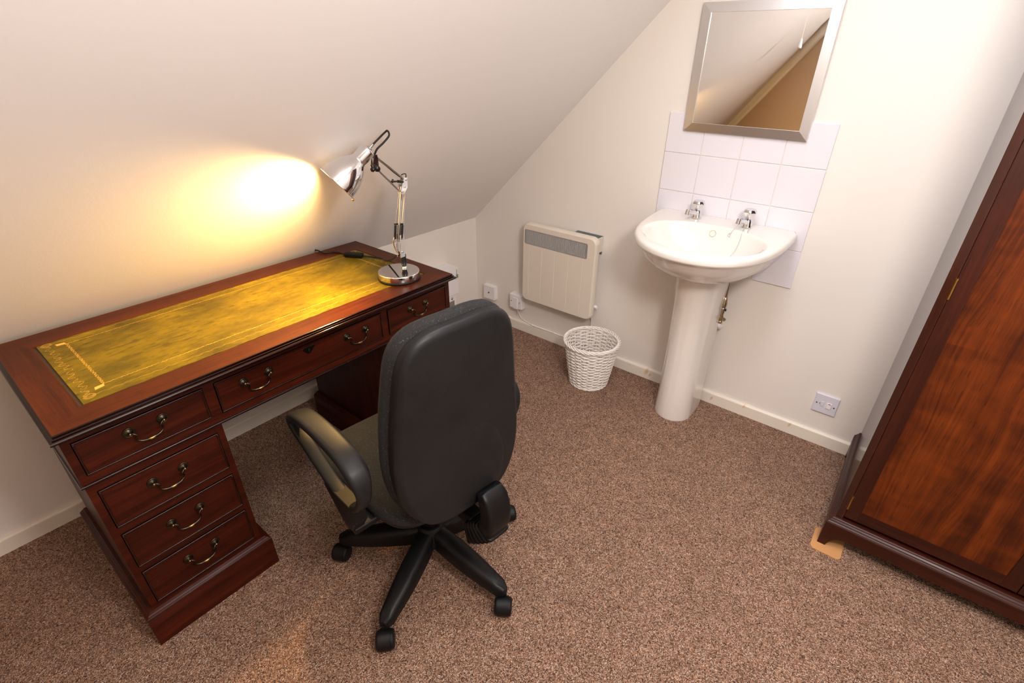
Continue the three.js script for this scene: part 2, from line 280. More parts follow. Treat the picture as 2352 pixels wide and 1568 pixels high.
// ---------------------------------------------------------------- pedestal desk
{
  const t = thing('pedestal_desk', 'mahogany pedestal desk with green leather top and brass drop handles', 'desk', [0, 0, 0]);
  const XB = 0.15, XF = 0.706, Z0 = 0.918, Z1 = 2.092, ZM = (Z0 + Z1) / 2, PW = 0.308;
  // top: moulded edge
  const prof = [[-0.011, 0.731], [-0.011, 0.7362], [-0.0102, 0.7361], [-0.0092, 0.7352], [-0.009, 0.7338], [-0.0098, 0.7326], [-0.0115, 0.7322], [-0.0115, 0.7306], [-0.007, 0.7304], [-0.0058, 0.7296], [-0.0056, 0.7282], [-0.0066, 0.7272], [-0.0085, 0.727], [-0.0085, 0.7254], [-0.0035, 0.7252], [-0.0012, 0.724], [0, 0.7215], [-0.0004, 0.7185], [-0.002, 0.7165], [-0.005, 0.7155], [-0.02, 0.7152]];
  const T = { x0: 0.146, x1: 0.738, z0: 0.907, z1: 2.106 };
  const rect = (o, y) => [V(T.x0, y, T.z0 - o), V(T.x1 + o, y, T.z0 - o), V(T.x1 + o, y, T.z1 + o), V(T.x0, y, T.z1 + o)];
  part('desktop', loft(prof.map(([o, y]) => rect(o, y)), { cap0: true, cap1: true, crease: 0.75 }), M.deskEdge, t);
  // mitred boards around the leather
  const oX0 = T.x0, oX1 = T.x1 - 0.011, oZ0 = T.z0 + 0.011, oZ1 = T.z1 - 0.011, iX0 = 0.236, iX1 = 0.6485, iZ0 = 0.981, iZ1 = 2.027, yT = 0.7363;
  const board = (pts, grain, k) => { const s = poly(pts.map(([x, z]) => [x, -z])); const g = extrude(s, 0.005); g.rotateX(-Math.PI / 2); move(g, 0, yT - 0.005, 0); part('crossband', uvm(g, grain, k * 0.13, k * 0.31), M.deskTop, t); };
  board([[iX1, iZ0], [oX1, oZ0], [oX1, oZ1], [iX1, iZ1]], 'z', 1); board([[oX0, oZ0], [iX0, iZ0], [iX0, iZ1], [oX0, oZ1]], 'z', 2);
  board([[oX0, oZ1], [iX0, iZ1], [iX1, iZ1], [oX1, oZ1]], 'x', 3); board([[iX0, iZ0], [oX0, oZ0], [oX1, oZ0], [iX1, iZ0]], 'x', 4);
  part('inset_rebate', box(iX0, iX1, 0.731, 0.7336, iZ0, iZ1), M.deskGap, t);
  { // leather
    const lx0 = 0.2375, lx1 = 0.645, lz0 = 0.984, lz1 = 2.0185, W = lz1 - lz0, H = lx1 - lx0;
    const cw = 2048, ch = Math.round(cw * H / W), cv = document.createElement('canvas'); cv.width = cw; cv.height = ch; const g = cv.getContext('2d');
    const im = g.createImageData(cw, ch);
    for (let y = 0; y < ch; y++) for (let x = 0; x < cw; x++) {
      const u = x / 100, v = y / 100;
      const n = 0.5 * vnoise(u * 0.5, v * 0.9, 999, 999, 1) + 0.3 * vnoise(u * 1.6, v * 3, 999, 999, 2) + 0.2 * vnoise(u * 5, v * 10, 999, 999, 3), f = vnoise(u * 24, v * 24, 999, 999, 4), st = vnoise(u * 2.2, v * 9, 999, 999, 7);
      let k = clamp((n - 0.5) * 1.3 + 0.6) * 0.42 + 0.5 + 0.06 * f; if (st > 0.68) k *= 1 - (st - 0.68) * 0.9 * clamp((n - 0.35) * 4);
      const ex = Math.min(x, cw - x), ey = Math.min(y, ch - y), ed = Math.min(ex, ey);
      const edge = ed < 60 ? 1 + 0.12 * (vnoise(u * 3, v * 3, 999, 999, 6) - 0.4) : 1;
      const i = (y * cw + x) * 4; im.data[i] = 132 * k * edge; im.data[i + 1] = 112 * k * edge; im.data[i + 2] = 12 * k * edge; im.data[i + 3] = 255;
    }
    g.putImageData(im, 0, 0);
    const px = (z) => (lz1 - z) / W * cw, py = (x) => (x - lx0) / H * ch;      // canvas x along -z, y along +x
    seed(5); const gold = (a) => `rgba(236,184,92,${a})`;
    const run = (ax, ay, bx, by, amp, per, w, al) => { const L = Math.hypot(bx - ax, by - ay), dx = (bx - ax) / L, dy = (by - ay) / L; g.lineWidth = w; for (let s = 0; s < L; s += 6) { const q = (z) => { const o = Math.sin(z / per * Math.PI * 2) * amp + Math.sin(z / per * 1.7) * amp * 0.4; return [ax + dx * z - dy * o, ay + dy * z + dx * o]; }; g.strokeStyle = gold(al * (0.35 + 0.65 * rnd())); g.beginPath(); g.moveTo(...q(s)); g.lineTo(...q(s + 3)); g.lineTo(...q(s + 7)); g.stroke(); } };
    const X0 = px(1.961), X1 = px(1.04), Y0 = py(0.278), Y1 = py(0.58);
    for (const [a, b, c, d] of [[X0, Y0, X1, Y0], [X0, Y1, X1, Y1]]) run(a, b, c, d, 2.5, 22, 3.4, 1);
    for (const [a, b, c, d] of [[X0, Y0, X0, Y1], [X1, Y0, X1, Y1]]) { run(a, b, c, d, 5, 26, 3.2, 0.95); run(a, b, c, d, -5, 26, 2.4, 0.8); }
    g.fillStyle = gold(0.95); for (const [x, y, s, q] of [[X0, Y0, -1, -1], [X0, Y1, -1, 1], [X1, Y0, 1, -1], [X1, Y1, 1, 1]]) { g.beginPath(); g.moveTo(x, y); g.lineTo(x + s * 40, y + q * 6); g.lineTo(x + s * 44, y + q * 34); g.lineTo(x + s * 4, y + q * 26); g.fill(); }
    const S0 = px(1.999), S1 = px(1.003), R0 = py(0.249), R1 = py(0.616);
    for (const [a, b, c, d] of [[S0, R0, S0, R1], [S1, R0, S1, R1]]) { run(a, b, c, d, 15, 58, 2.4, 0.8); run(a, b, c, d, 9, 31, 1.8, 0.6); }
    for (const [a, b, c, d] of [[S0, R0, S1, R0], [S0, R1, S1, R1]]) { run(a, b, c, d, 6, 58, 2.4, 0.6); run(a, b, c, d, 3, 31, 1.8, 0.45); }
    for (const [cx, cy] of [[S0, R1], [S1, R0], [S1, R1], [S0, R0]]) for (let a = 0; a < 22; a += 0.3) { g.strokeStyle = gold(0.75); g.lineWidth = 2; g.beginPath(); g.arc(cx + Math.cos(a) * 4, cy + Math.sin(a) * 4, 8 + a * 0.6, a, a + 0.3); g.stroke(); }
    const tex = new THREE.CanvasTexture(cv); tex.colorSpace = THREE.SRGBColorSpace; tex.anisotropy = 8;
    // outline with a slightly ragged front edge
    seed(15); const pts = []; const N = 60;
    for (let i = 0; i <= N; i++) pts.push([lx0, lerp(lz0, lz1, i / N)]); pts.push([lx1, lz1]); for (let i = 1; i < N; i++) pts.push([lx1 + (rnd() - 0.4) * 0.003, lerp(lz1, lz0, i / N)]); pts.push([lx1, lz0]);
    const gl = extrude(poly(pts.map(([x, z]) => [x, -z])), 0.0018); gl.rotateX(-Math.PI / 2); move(gl, 0, 0.7338, 0);
    const p = gl.attributes.position, uv = new Float32Array(p.count * 2); for (let i = 0; i < p.count; i++) { uv[i * 2] = (lz1 - p.getZ(i)) / W; uv[i * 2 + 1] = 1 - (p.getX(i) - lx0) / H; } gl.setAttribute('uv', new THREE.BufferAttribute(uv, 2));
    part('leather_inset', gl, phy({ map: tex, roughness: 0.42, bumpMap: sized(grainBump, 0.12, 0.3), bumpScale: 0.0004, specularIntensity: 0.45 }), t, 'worn olive green leather writing surface with gold tooling');
  }
  // upper carcass
  const YA = 0.572, YB = 0.7125;
  part('carcass', uvm(merge([box(XB, XF - 0.022, YA, YB, Z0, Z0 + 0.02), box(XB, XF - 0.022, YA, YB, Z1 - 0.02, Z1), box(XB, XB + 0.018, YA, YB, Z0 + 0.02, Z1 - 0.02), box(XB, XF - 0.03, YA, YA + 0.012, Z0 + 0.02, Z1 - 0.02)]), 'z'), M.desk, t);
  const frame = (y0, y1, z0, z1, holes, name, gr = 'z') => { // vertical stiles between holes (sorted by z), rails above and below
    const gs = [], x0 = XF - 0.022, x1 = XF; let zc = z0;
    for (const [a, b, c, d] of holes) { gs.push(box(x0, x1, y0, y1, zc, a)); gs.push(box(x0, x1, y0, c, a, b)); gs.push(box(x0, x1, d, y1, a, b)); zc = b; }
    gs.push(box(x0, x1, y0, y1, zc, z1)); part(name, uvm(merge(gs), gr), M.desk, t);
  };
  const pedFrame = (z0, z1, rows) => { const gs = [], x0 = XF - 0.022, x1 = XF, y0 = 0.12, y1 = 0.572, a = z0 + 0.016, b = z1 - 0.016; gs.push(box(x0, x1, y0, y1, z0, a), box(x0, x1, y0, y1, b, z1)); let yc = y0; for (const [c, d] of rows) { gs.push(box(x0, x1, yc, c, a, b)); yc = d; } gs.push(box(x0, x1, yc, y1, a, b)); part('face_frame', uvm(merge(gs), 'z'), M.desk, t); };
  const dz = 0.0015;
  const handleBail = (() => { const pts = [[0.004, 0, -0.036], [0.012, 0.001, -0.033], [0.016, -0.006, -0.0255], [0.013, -0.014, -0.029], [0.012, -0.021, -0.0275], [0.014, -0.0275, -0.018], [0.0155, -0.0295, 0], [0.014, -0.0275, 0.018], [0.012, -0.021, 0.0275], [0.013, -0.014, 0.029], [0.016, -0.006, 0.0255], [0.012, 0.001, 0.033], [0.004, 0, 0.036]]; return taper(pts, (s) => 0.0021 + 0.0019 * Math.exp(-Math.pow((s - 0.5) / 0.13, 2)), 60, 8); })();
  const rosette = (() => { const g = lathe([[0, 0.010], [0.0022, 0.0098], [0.0034, 0.008], [0.003, 0.006], [0.0045, 0.0045], [0.0075, 0.0038], [0.0085, 0.0022], [0.0105, 0.0022], [0.0112, 0.003], [0.0125, 0.0028], [0.0132, 0.0012], [0.0132, 0]], 24); g.rotateZ(-Math.PI / 2); return g; })();
  const knobTip = (() => { const g = new THREE.SphereGeometry(0.0032, 12, 8); return plain(move(g, 0.0115, 0, 0)); })();
  const gripBand = taper([[0.0142, -0.0283, -0.014], [0.0157, -0.0297, 0], [0.0142, -0.0283, 0.014]], (s) => 0.0018 + 0.0024 * Math.sin(Math.PI * clamp(s)), 16, 8);
  const drawer = (y0, y1, z0, z1, k, handles) => {
    const d = part('drawer', uvm(box(XF - 0.018, XF + 0.0012, y0 + dz, y1 - dz, z0 + dz, z1 - dz, 0.001), 'z', k * 0.17, k * 0.41), M.desk, t);
    const b = 0.0042, xb0 = XF - 0.012, xb1 = XF + 0.0042, r = 0.0014;
    part('bead', [box(xb0, xb1, y0 + dz, y0 + dz + b, z0 + dz, z1 - dz, r), box(xb0, xb1, y1 - dz - b, y1 - dz, z0 + dz, z1 - dz, r), box(xb0, xb1, y0 + dz + b, y1 - dz - b, z0 + dz, z0 + dz + b, r), box(xb0, xb1, y0 + dz + b, y1 - dz - b, z1 - dz - b, z1 - dz, r)], M.deskEdge, d);
    for (const hz of handles) {
      const hy = (y0 + y1) / 2 + 0.014;
      part('handle', move(handleBail.clone(), XF + 0.0012, hy, hz), M.antique, d);
      part('grip', move(gripBand.clone(), XF + 0.0012, hy, hz), M.antiqueWorn, d, 'worn golden middle of drop handle');
      for (const s of [-1, 1]) { part('rosette', move(rosette.clone(), XF + 0.0012, hy, hz + s * 0.036), M.antique, d); part('rosette_knob', move(knobTip.clone(), XF + 0.0012, hy, hz + s * 0.036), M.antiqueWorn, d); }
    }
    return d;
  };
  const top0 = 0.596, top1 = 0.692, hl = [0.935, 1.210], hm = [1.2335, 1.7735], hr = [1.800, 2.0755];
  frame(YA, YB, Z0, Z1, [[...hl, top0, top1], [...hm, top0, top1], [...hr, top0, top1]], 'face_frame');
  drawer(top0, top1, ...hl, 1, [1.074]); const mid = drawer(top0, top1, ...hm, 2, [1.337, 1.666]); drawer(top0, top1, ...hr, 3, [1.938]);
  { // escutcheon
    const s = new THREE.Shape(); const e = [[0, 0.013], [0.006, 0.008], [0.014, 0.011], [0.022, 0.006], [0.014, 0.001], [0.009, -0.007], [0, -0.012]]; s.moveTo(e[0][0], e[0][1]); for (const [x, y] of e.slice(1)) s.lineTo(x, y); for (const [x, y] of e.slice(1, -1).reverse()) s.lineTo(-x, y); s.closePath();
    const g = extrude(s, 0.0012, 0.0008, 2); g.rotateY(Math.PI / 2); part('escutcheon', move(g, XF + 0.0014, 0.671, 1.503), M.antique, mid, 'bat-wing keyhole plate');
    part('keyhole', merge([move(plain(new THREE.CylinderGeometry(0.0022, 0.0022, 0.001, 10).rotateZ(Math.PI / 2)), XF + 0.004, 0.673, 1.503), box(XF + 0.0035, XF + 0.0045, 0.666, 0.672, 1.502, 1.504)]), M.slot, mid);
  }
  // waist moulding under the upper carcass
  const mring = (o, y) => [V(XB, y, Z0 - o), V(XF + o, y, Z0 - o), V(XF + o, y, Z1 + o), V(XB, y, Z1 + o)];
  part('waist_moulding', loft([[0, 0.576], [0.0035, 0.574], [0.0045, 0.571], [0.003, 0.568], [0, 0.566], [-0.03, 0.566]].map(([o, y]) => mring(o, y)), { cap0: true, cap1: true, crease: 0.9 }), M.deskEdge, t);
  // pedestals
  const rows = [[0.131, 0.256], [0.274, 0.399], [0.421, 0.547]];
  let k = 4;
  for (const [z0, z1] of [[Z0 + 0.002, Z0 + PW], [Z1 - PW, Z1 - 0.002]]) {
    part('pedestal', uvm(merge([box(XB + 0.005, XF - 0.022, 0.0, 0.566, z0, z0 + 0.018), box(XB + 0.005, XF - 0.022, 0.0, 0.566, z1 - 0.018, z1), box(XB + 0.005, XB + 0.02, 0.02, 0.566, z0 + 0.018, z1 - 0.018)]), 'y'), M.desk, t);
    pedFrame(z0, z1, rows);
    for (const [a, b] of rows) drawer(a, b, z0 + 0.016, z1 - 0.016, k++, [(z0 + z1) / 2]);
    const pr = (o, y) => [V(XB - o * 0.2, y, z0 - o), V(XF + o, y, z0 - o), V(XF + o, y, z1 + o), V(XB - o * 0.2, y, z1 + o)];
    const o = 0.022;
    part('plinth', uvm(loft([[o, 0.0], [o, 0.108], [o - 0.002, 0.1115], [o - 0.006, 0.114], [o - 0.008, 0.1165], [o - 0.013, 0.119], [o - 0.014, 0.1215], [0, 0.1225], [-0.04, 0.1225]].map(([q, y]) => pr(q * 0.98, y)), { cap0: true, cap1: true, crease: 0.9 }), 'z', k), M.desk, t);
  }
}

// ---------------------------------------------------------------- desk lamp
{
  const t = thing('desk_lamp', 'chrome jointed desk lamp shining on the sloping wall', 'lamp', [0, 0, 0]);
  const Y0 = 0.7366, bx = 0.612, bz = 1.068;
  part('rubber_ring', move(lathe([[0, 0], [0.073, 0], [0.0745, 0.003], [0.0745, 0.007], [0.072, 0.009], [0, 0.009]], 64), bx, Y0, bz), M.rubber, t);
  part('base', move(lathe([[0, 0.008], [0.0725, 0.008], [0.0735, 0.0095], [0.0735, 0.0255], [0.072, 0.0285], [0.069, 0.0298], [0, 0.0302]], 64), bx, Y0, bz), M.chrome, t);
  const px = 0.611, pz = 1.04;
  part('pivot_pin', merge([move(lathe([[0, 0], [0.011, 0], [0.009, 0.004], [0.005, 0.007], [0.005, 0.02], [0, 0.02]], 20), px, Y0 + 0.030, pz), rod([px, Y0 + 0.06, pz], [px, 0.83, 1.047], 0.005)]), M.chrome, t);
  part('tension_knob', move(lathe([[0, 0], [0.007, 0.001], [0.0085, 0.006], [0.0115, 0.016], [0.0105, 0.026], [0.009, 0.032], [0.010, 0.042], [0.009, 0.046], [0, 0.047]], 18), px, Y0 + 0.036, pz), M.blackGloss, t);
  // joints (world)
  const J0 = [0.611, 0.826, 1.05], J1 = [0.611, 0.874, 1.046], E = [0.616, 1.068, 1.008], E2 = [0.616, 1.04, 1.03], H1 = [0.655, 1.164, 1.144], H2 = [0.655, 1.128, 1.145];
  // lower bracket: two plates
  const plate = (pts, th, nrm, name) => { // flat plate through world points, th along nrm both sides
    const n = V(...nrm).normalize().multiplyScalar(th); const a = pts.map((p) => V(...p).add(n)), b = pts.map((p) => V(...p).sub(n)); return part(name, loft([b, a], { cap0: true, cap1: true, crease: 0.3 }), M.chrome, t);
  };
  for (const s of [-1, 1]) { const o = s * 0.009; plate([[0.611 + o, 0.812, 1.040], [0.611 + o, 0.812, 1.060], [0.611 + o, 0.846, 1.058], [0.611 + o, 0.892, 1.053], [0.611 + o, 0.892, 1.036], [0.611 + o, 0.85, 1.036]], 0.0011, [1, 0, 0], 'lower_bracket'); }
  part('bracket_pin', rod([0.598, 0.83, 1.049], [0.624, 0.83, 1.049], 0.003), M.chromeSoft, t); part('bracket_pin', rod([0.598, 0.878, 1.046], [0.624, 0.878, 1.046], 0.003), M.chromeSoft, t);
  part('bracket_loop', tube([[0.603, 0.885, 1.062], [0.6, 0.868, 1.068], [0.6, 0.845, 1.064], [0.606, 0.82, 1.056]], 0.0028, 16), M.chrome, t);
  // lower arm: two bars
  const bar = (a, b, w, d, name, m = M.chrome) => { const A = V(...a), B = V(...b), L = A.distanceTo(B), g = new RoundedBoxGeometry(w, L, d, 2, Math.min(w, d) * 0.3); g.applyQuaternion(new THREE.Quaternion().setFromUnitVectors(V(0, 1, 0), B.clone().sub(A).normalize())); const c = A.add(B).multiplyScalar(0.5); return part(name, plain(move(g, c.x, c.y, c.z)), m, t); };
  bar([0.611, 0.868, 1.054], [0.615, 1.052, 1.022], 0.008, 0.009, 'lower_arm'); bar([0.611, 0.868, 1.040], [0.616, 1.06, 1.003], 0.008, 0.006, 'lower_arm');
  part('spring_sleeve', [rod([0.6035, 0.878, 1.062], [0.6035, 0.925, 1.054], 0.0042), rod([0.6195, 0.878, 1.046], [0.6195, 0.925, 1.037], 0.0042), rod([0.6, 0.928, 1.056], [0.6225, 0.928, 1.035], 0.0028)], M.blackGloss, t);
  part('spring', [rod([0.6035, 0.925, 1.054], [0.612, 1.04, 1.028], 0.0016), rod([0.6195, 0.925, 1.037], [0.620, 1.04, 1.008], 0.0016)], M.chromeSoft, t);
  // elbow plates
  for (const s of [-1, 1]) { const o = s * 0.008; plate([[0.616 + o, 1.078, 1.000], [0.616 + o, 1.080, 1.014], [0.616 + o, 1.052, 1.028], [0.616 + o, 1.03, 1.034], [0.616 + o, 1.028, 1.020], [0.616 + o, 1.046, 1.004]], 0.001, [1, 0, 0], 'elbow_plate'); }
  part('elbow_pin', [rod([0.604, 1.072, 1.006], [0.628, 1.072, 1.006], 0.0035), rod([0.604, 1.036, 1.027], [0.628, 1.036, 1.027], 0.003), rod([0.604, 1.05, 1.014], [0.628, 1.05, 1.014], 0.0025)], M.chromeSoft, t);
  // upper arm
  bar([0.616, 1.074, 1.010], [0.654, 1.166, 1.142], 0.009, 0.009, 'upper_arm'); bar([0.616, 1.038, 1.032], [0.653, 1.130, 1.142], 0.007, 0.006, 'upper_arm');
  part('upper_spring', [rod([0.62, 1.066, 1.016], [0.628, 1.073, 1.045], 0.0048), rod([0.628, 1.073, 1.045], [0.636, 1.078, 1.075], 0.003), rod([0.63, 1.075, 1.07], [0.642, 1.084, 1.076], 0.004)], M.blackGloss, t);
  part('upper_cable', tube([[0.617, 1.072, 1.002], [0.618, 1.088, 1.0], [0.62, 1.09, 1.018], [0.624, 1.086, 1.03], [0.632, 1.1, 1.055], [0.648, 1.15, 1.12]], 0.0016, 28), M.rubber, t);
  // head bracket
  for (const s of [-1, 1]) { const o = s * 0.006; plate([[0.655 + o, 1.172, 1.140], [0.655 + o, 1.170, 1.150], [0.652 + o, 1.140, 1.158], [0.652 + o, 1.122, 1.150], [0.654 + o, 1.126, 1.138], [0.655 + o, 1.15, 1.138]], 0.001, [1, 0, 0], 'head_bracket'); }
  part('wing_knob', [aim(lathe([[0, 0], [0.004, 0.0], [0.004, 0.006], [0.009, 0.008], [0.009, 0.015], [0, 0.016]], 12), [0.662, 1.134, 1.148], [0.8, 0.0, 0.4]), box(0.668, 0.674, 1.128, 1.14, 1.146, 1.160, 0.002), aim(lathe([[0, -0.004], [0.007, -0.003], [0.008, 0.001], [0.006, 0.005], [0, 0.006]], 7), [0.66, 1.131, 1.161], [0.5, 0.2, 0.8]), rod([0.655, 1.135, 1.15], [0.66, 1.131, 1.162], 0.003)], M.blackGloss, t);
  // shade
  const axis = V(-0.292, -0.645, 0.706).normalize(), mouth = V(0.61, 1.098, 1.259);
  const at = (s) => mouth.clone().addScaledVector(axis, -s);
  const up = axis.clone().negate();
  const outer = [[0.0668, -0.0005], [0.0675, 0.001], [0.0668, 0.0025], [0.066, 0.006], [0.065, 0.02], [0.0618, 0.035], [0.0565, 0.05], [0.0505, 0.063], [0.0435, 0.075], [0.035, 0.086], [0.0285, 0.0935], [0.0265, 0.097]].map(([r, y]) => [r * 0.89, y * 0.97]);
  const inner = outer.slice(1).map(([r, y]) => [r - 0.0012, y]).reverse();
  part('shade', aim(lathe([...inner, ...outer].map(([r, y]) => [r, y]), 72), mouth.toArray(), up.toArray()), M.chrome, t);
  part('socket_cap', aim(lathe([[0.0262, 0.0945], [0.0262, 0.099], [0.0248, 0.0995], [0.0248, 0.1015], [0.0258, 0.102], [0.0258, 0.139], [0.0242, 0.1435], [0.0205, 0.1455], [0, 0.146]].map(([r, y]) => [r * 0.91, y * 0.97]), 48), mouth.toArray(), up.toArray()), M.chrome, t);
  const tip = at(0.1415);
  part('cable_stem', aim(lathe([[0, 0], [0.008, 0], [0.008, 0.004], [0.0045, 0.006], [0.0045, 0.018], [0, 0.018]], 16), tip.toArray(), up.toArray()), M.chromeSoft, t);
  const st = at(0.157), h = (p) => p.toArray();
  part('cable_loop', tube([h(st), h(st.clone().add(V(0.006, 0.016, -0.02))), h(st.clone().add(V(0.008, 0.032, -0.045))), [0.672, 1.236, 1.100], [0.676, 1.225, 1.098], [0.672, 1.205, 1.118], [0.664, 1.187, 1.140], [0.656, 1.17, 1.146]], 0.003, 48), M.rubber, t);
  // bulb and its light
  const bp = at(0.014);
  part('bulb', move(plain(new THREE.SphereGeometry(0.0165, 24, 16)), ...at(0.0185).toArray()), std({ color: 0xffffff, emissive: 0xffd08a, emissiveIntensity: 6, roughness: 0.4 }), t, 'glowing warm bulb');
  part('lamp_holder', rod(h(at(0.034)), h(at(0.1)), 0.014), M.white, t);
  part('rim_stud', move(plain(new THREE.SphereGeometry(0.004, 10, 8)), ...mouth.clone().add(V(0.011, -0.0535, -0.04)).toArray()), M.brass, t);
  const pl = new THREE.SpotLight(new THREE.Color().setRGB(1, 0.6, 0.2), 3.5, 0, 1.34, 1, 2); pl.position.copy(bp); pl.target.position.copy(at(-1)); pl.castShadow = true; pl.shadow.radius = 1.1; pl.name = 'bulb_light'; t.add(pl); t.add(pl.target); pl.target.name = 'bulb_aim';
  // cord with in-line switch
  const yc = Y0 + 0.003;
  part('power_cord', [tube([[0.607, 0.822, 1.055], [0.56, 0.79, 1.05], [0.50, 0.765, 1.035], [0.43, yc + 0.008, 1.0], [0.37, yc, 1.0], [0.343, yc + 0.005, 1.022]], 0.003, 36), tube([[0.275, yc + 0.005, 1.062], [0.235, yc, 1.053], [0.2, yc, 1.068], [0.186, yc, 1.095], [0.165, yc + 0.002, 1.1], [0.15, yc + 0.003, 1.099], [0.134, yc + 0.002, 1.102]], 0.003, 36)], M.rubber, t);
  const sw = new RoundedBoxGeometry(0.075, 0.018, 0.026, 3, 0.005); sw.rotateY(0.5); part('cord_switch', plain(move(sw, 0.309, Y0 + 0.009, 1.042)), M.plasticDark, t);
}

// ---------------------------------------------------------------- office chair (local +x points to its rear)
{
  const A7 = -7 * Math.PI / 180;
  const t = thing('office_chair', 'black swivel office chair with fabric seat at the desk', 'chair', [1.10, 0, 1.43], A7);
  // base
  const angs = []; { const a0 = Math.atan2(-0.046, 0.294); for (let i = 0; i < 5; i++) angs.push(a0 + i * Math.PI * 2 / 5); }
  part('hub', move(lathe([[0, 0.085], [0.045, 0.085], [0.052, 0.1], [0.048, 0.135], [0.038, 0.152], [0.034, 0.16], [0, 0.16]], 32), 0, 0, 0), M.plasticDark, t);
  const legGeo = (() => {
    const rings = [], N = 14;
    for (let i = 0; i <= N; i++) {
      const s = i / N, r = lerp(0.028, 0.298, s), ht = lerp(0.148, 0.092, Math.pow(s, 1.15)) , hb = lerp(0.085, 0.058, s), w = lerp(0.026, 0.021, s) + 0.006 * Math.sin(Math.PI * Math.min(1, s * 1.1)), e = s > 0.93 ? Math.sqrt(Math.max(0.02, 1 - Math.pow((s - 0.93) / 0.07, 2) * 0.75)) : 1;
      const q = [[-w, hb], [-w, ht - 0.012], [-w * 0.85, ht - 0.003], [-w * 0.45, ht + 0.001], [0, ht + 0.002], [w * 0.45, ht + 0.001], [w * 0.85, ht - 0.003], [w, ht - 0.012], [w, hb]];
      rings.push(q.map(([a, y]) => V(r, i === N ? lerp(y, (ht + hb) / 2, 0.25) : y, a * e)));
    }
    return loft(rings, { cap0: true, cap1: true, crease: 0.9 });
  })();
  const wheel = lathe([[0, -0.0085], [0.021, -0.0085], [0.0255, -0.006], [0.027, 0], [0.0255, 0.0055], [0.022, 0.0085], [0, 0.0095]], 24);
  const spin = [-0.84, -0.6, -0.95, -0.75, -0.5];
  angs.forEach((a, i) => {
    const l = part('leg', legGeo.clone().rotateY(-a), M.plasticDark, t);
    const c = sub('castor', t); c.position.set(Math.cos(a) * 0.292, 0, Math.sin(a) * 0.292); c.rotation.y = spin[i];
    for (const s of [-1, 1]) { const w = wheel.clone(); if (s < 0) w.rotateX(Math.PI); w.rotateX(Math.PI / 2); part('wheel', move(w, 0.018, 0.027, s * 0.0165 + 0), M.plasticDark, c); }
    const hood = new THREE.CylinderGeometry(0.0285, 0.0285, 0.03, 24, 1, false, 0, Math.PI * 1.25); hood.rotateX(Math.PI / 2); hood.rotateZ(Math.PI * 0.35);
    part('hood', [plain(move(hood, 0.018, 0.0275, 0)), rod([0, 0.03, 0], [0, 0.068, 0], 0.009)], M.plasticDark, c);
  });
  part('gas_column', [rod([0, 0.15, 0], [0, 0.27, 0], 0.026, 24), rod([0, 0.27, 0], [0, 0.36, 0], 0.015, 20)], M.blackGloss, t);
  part('tilt_mechanism', [box(-0.09, 0.11, 0.345, 0.392, -0.06, 0.06, 0.012), rod([0.02, 0.365, -0.06], [0.03, 0.36, -0.25], 0.006), rod([0.03, 0.36, -0.22], [0.032, 0.36, -0.29], 0.011)], M.plasticDark, t);
  // rounded-rectangle seat
  const seatRing = (w0, w1, d, y, dip = 0) => { const r = []; const N = 56; for (let i = 0; i < N; i++) { const a = i / N * Math.PI * 2, c = Math.cos(a), s = Math.sin(a), e = 0.42, x = Math.sign(c) * Math.pow(Math.abs(c), e) * d, ww = lerp(w0, w1, (x + d) / (2 * d)); const z = Math.sign(s) * Math.pow(Math.abs(s), e) * ww; r.push(V(x - 0.03, y - dip * Math.pow(Math.max(0, -x / d), 4), -z)); } return r; };
  part('seat_shell', loft([seatRing(0.19, 0.17, 0.19, 0.395), seatRing(0.215, 0.20, 0.215, 0.402), seatRing(0.222, 0.205, 0.221, 0.416), seatRing(0.2, 0.19, 0.2, 0.42)], { cap0: true, cap1: true }), M.plasticDark, t);
  part('seat', uvm(loft([seatRing(0.215, 0.2, 0.216, 0.418, 0.01), seatRing(0.232, 0.212, 0.227, 0.428, 0.012), seatRing(0.236, 0.214, 0.23, 0.446, 0.016), seatRing(0.228, 0.206, 0.222, 0.46, 0.018), seatRing(0.205, 0.185, 0.2, 0.469, 0.016), seatRing(0.13, 0.12, 0.13, 0.471, 0.006), seatRing(0.05, 0.05, 0.05, 0.470)], { cap0: true, cap1: true }), 'x'), M.fabric, t, 'charcoal fabric seat cushion');
  // backrest outline (s, y), local z offset s0
  const s0 = 0.014;
  const half = [[0, 0.959], [0.06, 0.9585], [0.1, 0.952], [0.128, 0.936], [0.146, 0.912], [0.157, 0.878], [0.167, 0.82], [0.177, 0.75], [0.184, 0.68], [0.188, 0.62], [0.184, 0.56], [0.172, 0.512], [0.152, 0.472], [0.125, 0.44], [0.09, 0.42], [0.045, 0.412], [0, 0.411]];
  const c2 = new THREE.CatmullRomCurve3([...half.map(([s, y]) => V(s, y, 0)), ...half.slice(1, -1).reverse().map(([s, y]) => V(-s, y, 0))], true);
  const out = c2.getSpacedPoints(96).slice(0, 96);
  const rear = (y) => 0.225 + 0.012 * Math.cos((y - 0.4) / 0.56 * Math.PI * 2) * 0.5;                      // gentle lumbar curve
  const bring = (sc, grow, dr, bulge = 0) => out.map((p) => { const cy = 0.68; const yy = cy + (p.y - cy) * sc + Math.sign(p.y - cy) * 0; const L = Math.hypot(p.x, p.y - cy) || 1; const s = p.x * sc + p.x / L * grow, y = yy + (p.y - cy) / L * grow; return V(rear(y) + dr - 0.10 * Math.pow(Math.abs(s), 2) * 3 + bulge, y, s + s0); });
